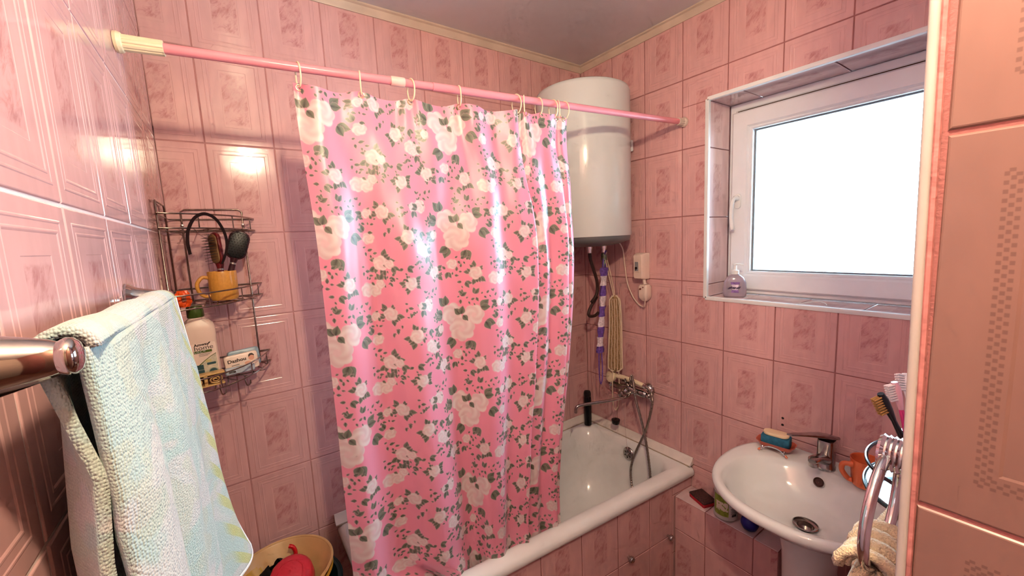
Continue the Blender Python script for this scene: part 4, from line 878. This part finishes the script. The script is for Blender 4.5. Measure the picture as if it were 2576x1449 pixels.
def fall(front):
    def fn(u, v):
        y = TY0+(TY1-TY0)*u; dr = v   # v = 0 at the bar, 1 at the hem
        near = max(0, 1-u/.11); far_ = max(0, (u-.80)/.20)
        z_ = bz(y)+.002-(BZ-TBOT)*v
        if front:
            base = .0645+.010*min(1, dr*4)
            wv = .013*math.sin(u*2*PI*2.3+.7)*min(1, dr*2.2)-.013*math.exp(-((u-.60-.05*dr)/.045)**2)*min(1, dr*7)-.009*math.exp(-((u-.33)/.05)**2)*min(1, dr*4)+.005*math.sin(u*2*PI*5.1+1.3+dr*1.5)*min(1, dr*2)
            x_ = base+wv+.004*dr+far_**1.3*.036*max(0, (dr-.60)/.40)**1.7-.012*far_*min(1, dr*2)*max(0, 1-dr*1.4)
            # the near edge rolls back on itself
            x_ -= .026*near**1.6*min(1, .25+dr*2.5); y += .006*max(0, near-.5)*2*min(1, dr*3)
            z_ += -.01*math.sin(u*9)*dr + .045*far_*dr*.4
        else:
            wv = .004*math.sin(u*2*PI*3.1+.2)*min(1, dr*2)
            x_ = .0355-.014*min(1, dr*3)+wv
            x_ += .028*near**1.1*min(1, dr*5); y += .004*math.sin(dr*4)*near
            x_ = max(.010, x_)
        return (x_, y, z_)
    return MB().grid(90, 90, fn)
obj('room_side_fall', fall(True), M_tow, tw_, 80, solid=.008)
obj('wall_side_fall', fall(False), M_tow, tw_, 80, solid=.008)
obj('top_fold', MB().grid(90, 14, lambda u, v: (BX+.0145*math.cos(PI*v), TY0+(TY1-TY0)*u, bz(TY0+(TY1-TY0)*u)+.001+.0135*math.sin(PI*v)+.0012*math.sin(u*17))), M_tow, tw_, 80, solid=.008)
_fr = fall(True)
obj('hem', MB().tube([Vector(_fr.v[j_*90+89])+Vector((0, .002, 0)) for j_ in range(90)]+[Vector(_fr.v[89*90+i_])-Vector((0, 0, .001)) for i_ in range(88, -1, -1)], .0052, 7), mat('white_hem', 'f0edea', .9, bump=.001, bscale=300), tw_, 80)

# ---- wire corner caddy
cd_ = thing('corner_caddy', 'three-tier tarnished wire corner caddy screwed to both walls', 'caddy', (.1, 1.58, 1.28))
wr_ = .0024
SH = [(1.812, 1.772), (1.585, 1.545), (1.338, 1.298)]
def arcpts(z_, k=18):
    P0, P1, P2 = Vector((.005, 1.425, z_)), Vector((.175, 1.455, z_)), Vector((.236, 1.696, z_))
    return [P0*(1-t_)**2+P1*2*t_*(1-t_)+P2*t_*t_ for t_ in (i/k for i in range(k+1))]
for zu, zl in SH:
    s_ = obj('shelf', MB().tube(arcpts(zl)+[Vector((.20, 1.700, zl)), Vector((.02, 1.700, zl)), Vector((.005, 1.685, zl))], wr_, 7, True), M_wire, cd_)
    obj('rail', MB().tube(arcpts(zu)+[Vector((.20, 1.700, zu)), Vector((.02, 1.700, zu)), Vector((.005, 1.685, zu))], wr_, 7, True), M_wire, s_)
    ap_ = arcpts(zl); au_ = arcpts(zu)
    for q in (5, 11, 16): obj('rail_post', MB().tube([ap_[q], au_[q]], .0018, 6), M_wire, s_)
    for q in range(2, 18, 2):
        e_ = ap_[q]; obj('grid_wire', MB().tube([e_, Vector((max(.006, e_.x-.2*(1-q/18)), 1.700-.2*(0 if q > 6 else .0)-(0.0), zl)) if q > 6 else Vector((e_.x, 1.700, zl))], .0014, 6), M_wire, s_)
    obj('grid_brace', MB().tube([Vector((.006, 1.56, zl-.002)), Vector((.21, 1.58, zl-.002))], .0018, 6), M_wire, s_)
def hairpin(p, q, top, bot):
    p, q = Vector(p), Vector(q); m1 = p.lerp(q, .06); m2 = p.lerp(q, .94)
    return [p+Vector((0, 0, bot)), p+Vector((0, 0, top-.008)), m1+Vector((0, 0, top-.001)), m2+Vector((0, 0, top)), q+Vector((0, 0, top-.008)), q+Vector((0, 0, bot))]
obj('wall_frame', MB().tube(hairpin((.005, 1.43, 0), (.005, 1.62, 0), 1.848, 1.30), wr_+.0003, 7), M_wire, cd_, 60)
obj('wall_frame', MB().tube(hairpin((.037, 1.700, 0), (.203, 1.700, 0), 1.845, 1.30), wr_+.0003, 7), M_wire, cd_, 60)
for x_, y_ in ((.037, 1.6985), (.203, 1.6985)):
    obj('screw', MB().lathe([(.005, 0), (.005, .003), (.002, .004), (.001, .004)], (x_, y_, 1.792), 10, (0, -1, 0)), M_chromed, cd_)
for (x_, y_) in ((.150, 1.535), (.085, 1.49)):
    obj('hook', MB().tube(spline([(x_, y_, 1.298), (x_, y_-.002, 1.282), (x_+.004, y_-.012, 1.270), (x_+.012, y_-.016, 1.274), (x_+.014, y_-.014, 1.286)], 5), .0019, 7), M_wire, cd_)

# ---- things in the caddy
g0 = 1.545+.003
mg = thing('ochre_mug', 'ochre yellow ceramic mug holding hairbrushes on the middle caddy shelf', 'mug', (.128, 1.585, g0))
M_och = mat('ochre_glaze', 'd69a46', .3, var=.06, vscale=120, coat=.2); mc = (.126, 1.588, g0)
obj('cup', MB().lathe([(.001, .006), (.031, .006), (.0345, .012), (.0355, .090), (.0385, .0925), (.0392, .090), (.0385, .010), (.035, .001), (.001, 0)], mc, 36), M_och, mg, 50)
obj('handle', MB().tube(spline([(mc[0]-.036, mc[1]-.008, g0+.074), (mc[0]-.052, mc[1]-.011, g0+.076), (mc[0]-.066, mc[1]-.014, g0+.056), (mc[0]-.062, mc[1]-.013, g0+.030), (mc[0]-.048, mc[1]-.010, g0+.016), (mc[0]-.036, mc[1]-.008, g0+.018)], 6), .0055, 10), M_och, mg)
def hairbrush(nm, lbl, c, R, m_back, m_pad, m_br, hw, hh_, side, hl):
    """local frame: y = up along the brush, z = bristle side"""
    t_ = thing('hairbrush', lbl, 'hairbrush', c, 'hairbrushes in the ochre mug')
    F_ = Matrix.Translation(c) @ R
    obj('back', MB().prism(rrect(hw*2, hh_*2, hw*.85, 6), -.007, .004, .003, F_), m_back, t_, 50)
    obj('cushion', MB().prism(rrect(hw*1.75, hh_*1.78, hw*.75, 6), .004, .009, .002, F_), m_pad, t_, 50)
    obj('handle', MB().tube([F_ @ Vector(p) for p in ((0, -hh_+.004, -.002), (0, -hh_-.012, -.001), (0, -hh_-.03, 0), (0, -hh_-hl, 0))], [.012, .0085, .009, .010], 12), m_back, t_, 50)
    obj('ferrule', MB().tube([F_ @ Vector(p) for p in ((0, -hh_-.012, -.001), (0, -hh_-.017, -.0006))], .0095, 12), mat('silver_ring', 'b0a8a4', .3, .8), t_)
    br = MB(); ny = 11; nx = 7
    for i in range(ny):
        for j in range(nx):
            x_ = (j-(nx-1)/2)/((nx-1)/2)*hw*.74+(.002 if i % 2 else -.002); y_ = (i-(ny-1)/2)/((ny-1)/2)*hh_*.80
            if (x_/(hw*.82))**2+(y_/(hh_*.86))**4 > 1.05: continue
            a = Vector((x_, y_, .008)); b_ = a+Vector((x_*.22, y_*.10, .019)); br.tube([F_ @ a, F_ @ b_], [.0006, .0005], 4); br.lathe([(.0002, -.001), (.0011, 0), (.0002, .001)], F_ @ b_, 5)
    q = obj('bristles', br, m_br, t_, 0); q['kind'] = 'stuff'
M_mau = mat('dark_mauve_plastic', '3c1c22', .3); M_redb = mat('dark_red_wood', '6a1418', .35); M_tan = mat('tan_rubber_pad', '8a6a44', .6); M_blkb = mat('black_bristle', '0e0b0c', .4)
RB = Matrix.Rotation(.10, 4, 'Y') @ Matrix(((1, 0, 0, 0), (0, 0, -1, 0), (0, 1, 0, 0), (0, 0, 0, 1))) @ Matrix.Rotation(-.22, 4, 'Z')
hairbrush('b', 'paddle hairbrush with black bristles facing the room in the mug', (.178, 1.588, 1.721), RB, M_mau, M_blkb, M_blkb, .029, .047, 0, .085)
RA = Matrix.Rotation(-1.05, 4, 'Z') @ Matrix(((1, 0, 0, 0), (0, 0, -1, 0), (0, 1, 0, 0), (0, 0, 0, 1))) @ Matrix.Rotation(.10, 4, 'Z')
hairbrush('a', 'red backed hairbrush turned sideways with bristles pointing left', (.120, 1.592, 1.712), RA, M_redb, M_tan, mat('brown_bristle', '2a1c18', .5), .024, .052, 0, .085)
def hbp(x_, o_, z_):   # leans forward over the front wire of the top shelf
    y_ = 1.53-(z_-1.664)*.85; k_ = y_/1.548
    return Vector((.151+(x_-.151)*k_, y_+o_, 1.70+(z_-1.70)*k_))
hb_ = tag(obj('headband', MB().loft([[hbp(p.x+n_*dxx, oy_, p.z+n_*dzz) for n_, oy_ in ((-.0042, -.0045), (.0042, -.0045), (.0042, .0045), (-.0042, .0045))] for p, dxx, dzz in [(q, (q.x-.103)/.05, (q.z-1.72)/.09) for q in spline([(.056, 1.548, 1.698), (.054, 1.548, 1.735), (.060, 1.548, 1.772), (.078, 1.548, 1.806), (.104, 1.548, 1.819), (.130, 1.548, 1.803), (.146, 1.548, 1.765), (.150, 1.548, 1.728), (.143, 1.550, 1.695), (.130, 1.552, 1.664)], 6)]]), mat('dark_satin_headband', '2a2024', .35)), 'dark curved headband hooked over the hairbrushes in the caddy', 'headband')
op = MB()
def crum(u, v):
    a = u*2*PI; zz = v*.048; r_ = .016*(1-.55*abs(2*v-1)**2.5)+.003*math.sin(3*a+v*7)+.002*math.sin(7*a-v*11)
    return (.030+r_*math.cos(a)*1.1, 1.470+r_*math.sin(a)*.7, g0+.001+zz)
op.grid(22, 12, crum, True)
og = thing('orange_packet', 'crumpled glossy orange packet at the left end of the caddy shelf', 'packet', (.030, 1.47, g0))
obj('wrapper', op, mat('orange_foil', 'f0581c', .25, var=.15, vscale=90, bump=.002, bscale=120), og, 30)
obj('printed_patch', MB().prism(rrect(.010, .014, .001, 2), 0, .0006, 0, frame((.034, 1.4555, g0+.026), (.97, .1, .1), (0, .1, 1))), mat('brown_print', '8a4a30', .5, var=.4, vscale=300), og, 0)
g3 = 1.298+.003
# detergent bottle
bt = thing('detergent_bottle', 'white detergent bottle with green cap and picture label in the caddy', 'bottle', (.050, 1.545, g3))
Fb = Matrix.Translation((.052, 1.545, g3)) @ Matrix.Rotation(.05, 4, 'Z') @ Matrix.Rotation(-.02, 4, 'Y')
def brr(w_, d_, r_, z_, ox_=0): return [Fb @ Vector((x+ox_, y, z_)) for x, y in rrect(w_, d_, r_, 5)]
M_wb = mat('warm_white_bottle', 'e8d2c4', .35, var=.02)
obj('body', MB().loft([brr(.076, .046, .010, 0), brr(.080, .050, .012, .003), brr(.0825, .052, .012, .02), brr(.0815, .052, .012, .135), brr(.084, .054, .012, .145), brr(.084, .054, .013, .170), brr(.078, .050, .016, .184), brr(.058, .042, .018, .196), brr(.042, .040, .0195, .203), brr(.040, .040, .0195, .206)]), M_wb, bt, 40)
obj('cap', MB().lathe([(.0205, .207), (.0215, .209), (.0205, .237), (.019, .240), (.001, .240)], n=30).xf(Fb), mat('dark_green_cap', '3c5218', .35), bt, 40)
Fl = Fb @ Matrix(((1, 0, 0, 0), (0, 0, -1, -.0262), (0, 1, 0, 0), (0, 0, 0, 1)))   # label plane, z out
def flat(nm, outl, z0_, z1_, m_, par, F_=None): return obj(nm, MB().prism(outl, z0_, z1_, 0, F_ or Fl), m_, par, 0)
M_inkd = mat('dark_brown_ink', '33241f', .5); M_inkg = mat('green_ink', '4c5f22', .5); M_inkt = mat('dark_teal_ink', '2f5157', .5)
lb_ = flat('label', rrect(.060, .112, .004, 3, .006, .072), .0001, .0005, mat('label_paper', 'f0dccf', .4), bt)
text('lettering', 'Amway', .0115, Fl @ Matrix.Translation((.002, .124, .0006)) @ Matrix.Rotation(.04, 4, 'Z'), M_inkd, lb_, .0001, 1.05, .0004)
text('lettering', 'home', .0185, Fl @ Matrix.Translation((.006, .1135, .0006)) @ Matrix.Rotation(.04, 4, 'Z'), M_inkd, lb_, .0001, 1.12)
flat('leaf_mark', [(.0180, .1235), (.0195, .128), (.0245, .1305), (.0232, .1262), (.0205, .1238)], .0006, .0008, M_inkd, lb_)
flat('green_strip', rrect(.044, .0078, .0006, 2, .003, .1020), .0006, .0008, M_inkg, lb_)
text('lettering', 'L.O.C.\u2122', .0075, Fl @ Matrix.Translation((-.004, .1018, .0010)), M_white, lb_, .0001, 1.0)
for k, w_ in enumerate((.031, .027, .022)): flat('fine_print', rrect(w_, .0011, .0003, 1, -.008+w_/2, .0950-.0032*k), .0006, .0008, mat('grey_print', '6a6a66', .5), lb_)
pic = flat('picture', [(-.022, .020), (.034, .020), (.034, .090), (.020, .083), (.004, .072), (-.010, .060), (-.020, .050)], .0006, .0007, mat('picture_backdrop', 'c8c4b0', .5, var=.15, vscale=120), lb_)
flat('picture_arc', [(-.024, .0505), (-.012, .062), (.004, .0745), (.020, .0855), (.034, .0925), (.034, .0905), (.020, .0835), (.004, .0722), (-.010, .0600), (-.021, .0485)], .0008, .0010, M_inkg, lb_)
flat('picture_lawn', [(-.022, .020), (.034, .020), (.034, .036), (.014, .031), (-.005, .028), (-.022, .030)], .0008, .0010, mat('lawn_green', '3f6a2c', .5, var=.2, vscale=150), lb_)
flat('picture_chair', rrect(.017, .015, .001, 2, -.0095, .0545), .0008, .0010, M_inkt, lb_)
flat('picture_chair', rrect(.019, .009, .001, 2, -.010, .0415), .0008, .0010, M_inkt, lb_)
flat('picture_sofa', rrect(.022, .007, .001, 2, .019, .0620), .0008, .0010, M_inkt, lb_)
flat('picture_window', rrect(.014, .008, .0005, 1, .013, .071), .0008, .0010, mat('pale_yellow_print', 'd0c68a', .5), lb_)
flat('picture_table', [(-.020, .035), (.002, .0375), (.003, .0360), (-.020, .0335)], .0009, .0011, M_white, lb_)
flat('round_badge', ell(.0115, .0115, 26, .0210, .0365), .0011, .0013, mat('badge_grey', '8a988e', .5), lb_)
flat('round_badge', ell(.0092, .0092, 26, .0210, .0365), .0014, .0015, M_inkt, lb_)
flat('badge_bar', rrect(.013, .004, .0005, 1, .021, .0365), .0016, .0017, mat('badge_grey', '8a988e', .5), lb_)
# wrapped soaps
def softbox(w_, h_, d_, F_, nm, m_, par): return obj(nm, MB().prism(rrect(w_, h_, min(w_, h_)*.14, 3), -d_/2, d_/2, .003, F_), m_, par, 50)
M_wrap = mat('cream_wrapper', 'f0dac8', .3, var=.05, vscale=40, bump=.0012, bscale=60); M_blue = mat('grey_blue_wrapper', '8aa0ac', .3, var=.15, vscale=50)
f1 = Matrix.Translation((.146, 1.602, g3+.030)) @ Matrix.Rotation(.14, 4, 'Z') @ Matrix(((1, 0, 0, 0), (0, 0, -1, 0), (0, 1, 0, 0), (0, 0, 0, 1))) @ Matrix.Rotation(.06, 4, 'Z') @ Matrix.Rotation(-.18, 4, 'X')
s1 = thing('wrapped_soap', 'cream wrapped soap with a baby picture leaning in the lowest caddy shelf', 'soap', (.146, 1.602, g3), 'wrapped soaps in the caddy')
softbox(.094, .058, .028, f1, 'wrapper', M_wrap, s1)
text('lettering', 'Dazhou', .0150, f1 @ Matrix.Translation((-.013, .009, .0142)), M_inkd, s1, .0002, 1.12, .0005)
text('lettering', 'Dazhou', .0090, f1 @ Matrix.Translation((.004, .0292, .004)) @ Matrix.Rotation(-PI/2, 4, 'X') @ Matrix.Rotation(PI, 4, 'Z'), M_inkd, s1, .0002, 1.1, .0003)
flat('photo_skin', ell(.0085, .0100, 20, .028, .009), .0142, .0146, mat('print_skin', 'd8a088', .5), s1, f1)
flat('photo_hair', [(.0200, .012), (.0210, .0190), (.0265, .0230), (.0325, .0220), (.0370, .0160), (.0362, .0120), (.0325, .0155), (.0265, .0160), (.0225, .0125)], .0147, .0149, M_inkd, s1, f1)
flat('photo_hand', ell(.010, .0050, 16, .016, -.006), .0142, .0146, mat('print_skin', 'd8a088', .5), s1, f1)
for k, w_ in enumerate((.022, .018)): flat('fine_print', rrect(w_, .0022, .0005, 1, -.030+w_/2, -.005-.005*k), .0142, .0145, mat('grey_print', '6a6a66', .5), s1, f1)
s2 = thing('wrapped_soap', 'pale grey-blue wrapped soap lying in front at the bottom of the stack', 'soap', (.142, 1.575, g3), 'wrapped soaps in the caddy')
f2 = Matrix.Translation((.140, 1.574, g3+.013)) @ Matrix.Rotation(.22, 4, 'Z') @ Matrix(((1, 0, 0, 0), (0, 0, -1, 0), (0, 1, 0, 0), (0, 0, 0, 1)))
softbox(.082, .022, .018, f2, 'wrapper', mat('pale_blue_wrapper', 'b8c4d0', .3, var=.15, vscale=60, bump=.001, bscale=80), s2)
text('lettering', 'Sma', .0120, f2 @ Matrix.Translation((-.024, -.001, .0092)), M_inkd, s2, .0002, 1.0, .0005)
s3 = thing('wrapped_soap', 'slate blue wrapped soap behind the cream one in the caddy', 'soap', (.155, 1.64, g3), 'wrapped soaps in the caddy')
f3 = Matrix.Translation((.155, 1.640, g3+.034)) @ Matrix.Rotation(.12, 4, 'Z') @ Matrix(((1, 0, 0, 0), (0, 0, -1, 0), (0, 1, 0, 0), (0, 0, 0, 1))) @ Matrix.Rotation(.05, 4, 'Z') @ Matrix.Rotation(-.2, 4, 'X')
softbox(.090, .062, .026, f3, 'wrapper', M_blue, s3)
# scroll-work soap dish
sc_ = thing('scroll_soap_dish', 'cream soap dish with two spiral scrolls at the caddy front', 'soap dish', (.052, 1.497, g3))
M_sc = mat('cream_gold_plastic', 'd8b070', .35, var=.08, vscale=80)
Fs = Matrix.Translation((.052, 1.488, g3)) @ Matrix.Rotation(.20, 4, 'Z')
obj('top_plate', MB().prism(rrect(.098, .034, .004, 3, 0, .004), .034, .039, .001, Fs), M_sc, sc_, 40)
obj('bottom_plate', MB().prism(rrect(.094, .032, .004, 3, 0, .004), .0005, .005, .001, Fs), M_sc, sc_, 40)
obj('back_plate', MB().prism(rrect(.090, .003, .001, 2, 0, .015), .005, .034, 0, Fs), mat('dark_recess', '4a2c20', .6), sc_, 0)
obj('centre_post', MB().prism(rrect(.009, .006, .002, 2, 0, -.010), .005, .034, 0, Fs), M_sc, sc_, 40)
for sg_ in (-1, 1):
    sp_ = [Fs @ Vector((sg_*.0235+(.0020+.0125*k/60)*math.cos(k/60*2*PI*2.1)*sg_*1.15, -.010, .0195+(.0015+.0115*k/60)*math.sin(k/60*2*PI*2.1))) for k in range(61)]
    obj('scroll', MB().tube(sp_, .0022, 7), M_sc, sc_)

# ---- stacked basins in the corner left of the tub
bu = thing('bucket', 'dark teal plastic bucket standing in the corner beside the bathtub', 'bucket', (.190, 1.515, 0))
BC = (.192, 1.512, 0)
M_teal = mat('dark_teal_plastic', '12333f', .4)
obj('shell', MB().lathe([(.001, .004), (.118, .004), (.160, .500), (.160, .512), (.172, .514), (.174, .508), (.166, .506), (.124, .002), (.001, 0)], BC, 48), M_teal, bu, 40)
obj('rim', MB().tube([(BC[0]+.172*math.cos(a), BC[1]+.172*math.sin(a), .511) for a in np.linspace(0, 2*PI, 48, endpoint=False)], .0055, 8, True), M_teal, bu)
def bowl(nm, lbl, m_, c, r, rb, zt, zb, grp):
    t_ = thing(nm, lbl, 'basin', (c[0], c[1], zb), grp)
    obj('shell', MB().lathe([(.001, zb+.003), (rb, zb+.003), (rb+.012, zb+.012), (r-.006, zt-.006), (r, zt), (r+.006, zt-.001), (r+.007, zt-.006), (r+.002, zt-.008), (rb+.014, zb+.008), (rb, zb), (.001, zb)], (c[0], c[1], 0), 56), m_, t_, 40)
    obj('rim', MB().tube([(c[0]+(r+.003)*math.cos(a), c[1]+(r+.003)*math.sin(a), zt-.002) for a in np.linspace(0, 2*PI, 56, endpoint=False)], .0052, 8, True), m_, t_)
    return t_
bowl('washing_bowl', 'yellow plastic washing bowl under the beige one in the corner', mat('mustard_plastic', 'd8a83c', .3), (.186, 1.512), .148, .090, .574, .462, 'nested washing bowls')
bowl('washing_bowl', 'beige plastic washing bowl on top of the stack in the corner', mat('beige_plastic', 'd8b07c', .35), (.180, 1.512), .157, .098, .603, .486, 'nested washing bowls')
dp = thing('dipper', 'round pink plastic dipper lying in the beige bowl', 'dipper', (.200, 1.500, .50))
Fd = Matrix.Translation((.205, 1.505, .562)) @ Euler((.45, -.25, .3)).to_matrix().to_4x4() @ Matrix.Scale(1.15, 4)
M_dip = mat('pink_red_plastic', 'e03c50', .3)
obj('cup', MB().lathe([(.001, .030), (.030, .029), (.050, .022), (.058, .010), (.060, -.030), (.062, -.032), (.063, -.028), (.061, .012), (.052, .026), (.030, .0325), (.001, .0335)], n=40).xf(Fd), M_dip, dp, 50)
obj('base_ring', MB().tube([Fd @ Vector((.036*math.cos(a), .036*math.sin(a), .0315)) for a in np.linspace(0, 2*PI, 36, endpoint=False)], .0018, 6, True), M_dip, dp)
obj('handle', MB().tube([Fd @ Vector(p) for p in ((-.058, 0, -.022), (-.085, -.004, -.020), (-.110, -.008, -.024))], [.008, .007, .006], 10), M_dip, dp)
def rag(u, v):
    a = u*2*PI; r_ = .030+.052*max(0, math.sin(PI*v))**.7+.008*math.sin(3*a+1)+.004*math.sin(7*a+v*9)
    zz = .500+.098*v+.010*math.sin(5*a+v*5)*math.sin(PI*v)+.014*math.sin(2*a+.6)*v
    return (.158+.88*r_*math.cos(a)*(1-.35*v), 1.555+r_*math.sin(a)*(1-.2*v)*.66, min(zz, .620))
rg_ = thing('black_cloth', 'crumpled black cloth in the beige bowl behind the dipper', 'cloth', (.150, 1.560, .49))
obj('fabric', MB().grid(44, 16, rag, True), mat('black_cotton', '0a0809', .9, bump=.002, bscale=200), rg_, 80)
tag(obj('red_handle', MB().tube(spline([(.228, 1.590, .545), (.232, 1.594, .585), (.226, 1.600, .606), (.214, 1.606, .612)], 5), .007, 10), mat('bright_red_plastic', 'd01c24', .3)), 'bright red plastic handle sticking out beside the black cloth', 'handle')

# ================================================================== OUTSIDE THE WINDOW: a few leafy twigs
M_leaf = mat('dark_green_leaf', '33503f', .6, var=.3, vscale=20)  # base colour kept dark so the leaves show against the bright sky
vn = thing('vine', 'pale leafy vine outside the window pane', 'plant', (3.1, .45, .9))
def lf_(c, ln, a, tlt):
    F_ = Matrix.Translation(c) @ Euler((tlt, .3*math.sin(a*3), a)).to_matrix().to_4x4()
    return MB().add([F_ @ Vector(p) for p in ((0, 0, 0), (.3*ln, .22*ln, .03*ln), (.7*ln, .18*ln, .02*ln), (ln, 0, 0), (.7*ln, -.18*ln, .02*ln), (.3*ln, -.22*ln, .03*ln), (.5*ln, 0, -.03*ln))], [(0, 6, 1), (1, 6, 2), (2, 6, 3), (3, 6, 4), (4, 6, 5), (5, 6, 0)])
for st_ in range(5):
    y_ = .10+st_*.10+random.uniform(-.04, .04); x_ = 2.9+random.uniform(0, .5); top_ = (1.55, 1.62, 1.60, 1.85, 1.95)[4-st_]
    P_ = spline([(x_, y_, .2), (x_+.03, y_+.02, .9), (x_-.02, y_-.03, 1.35), (x_+.02, y_, top_)], 6)
    obj('stem', MB().tube(P_, .003, 6), M_leaf, vn)
    for k in range(10, 19):
        for _ in range(1): obj('leaf', lf_(P_[min(k, len(P_)-1)], random.uniform(.03, .06), random.uniform(0, 6.3), random.uniform(-.8, .8)), M_leaf, vn, 0)
obj('root_stub', MB().tube([(3.1, .3, 0.0), (3.1, .3, .25)], .01, 6), M_leaf, vn)
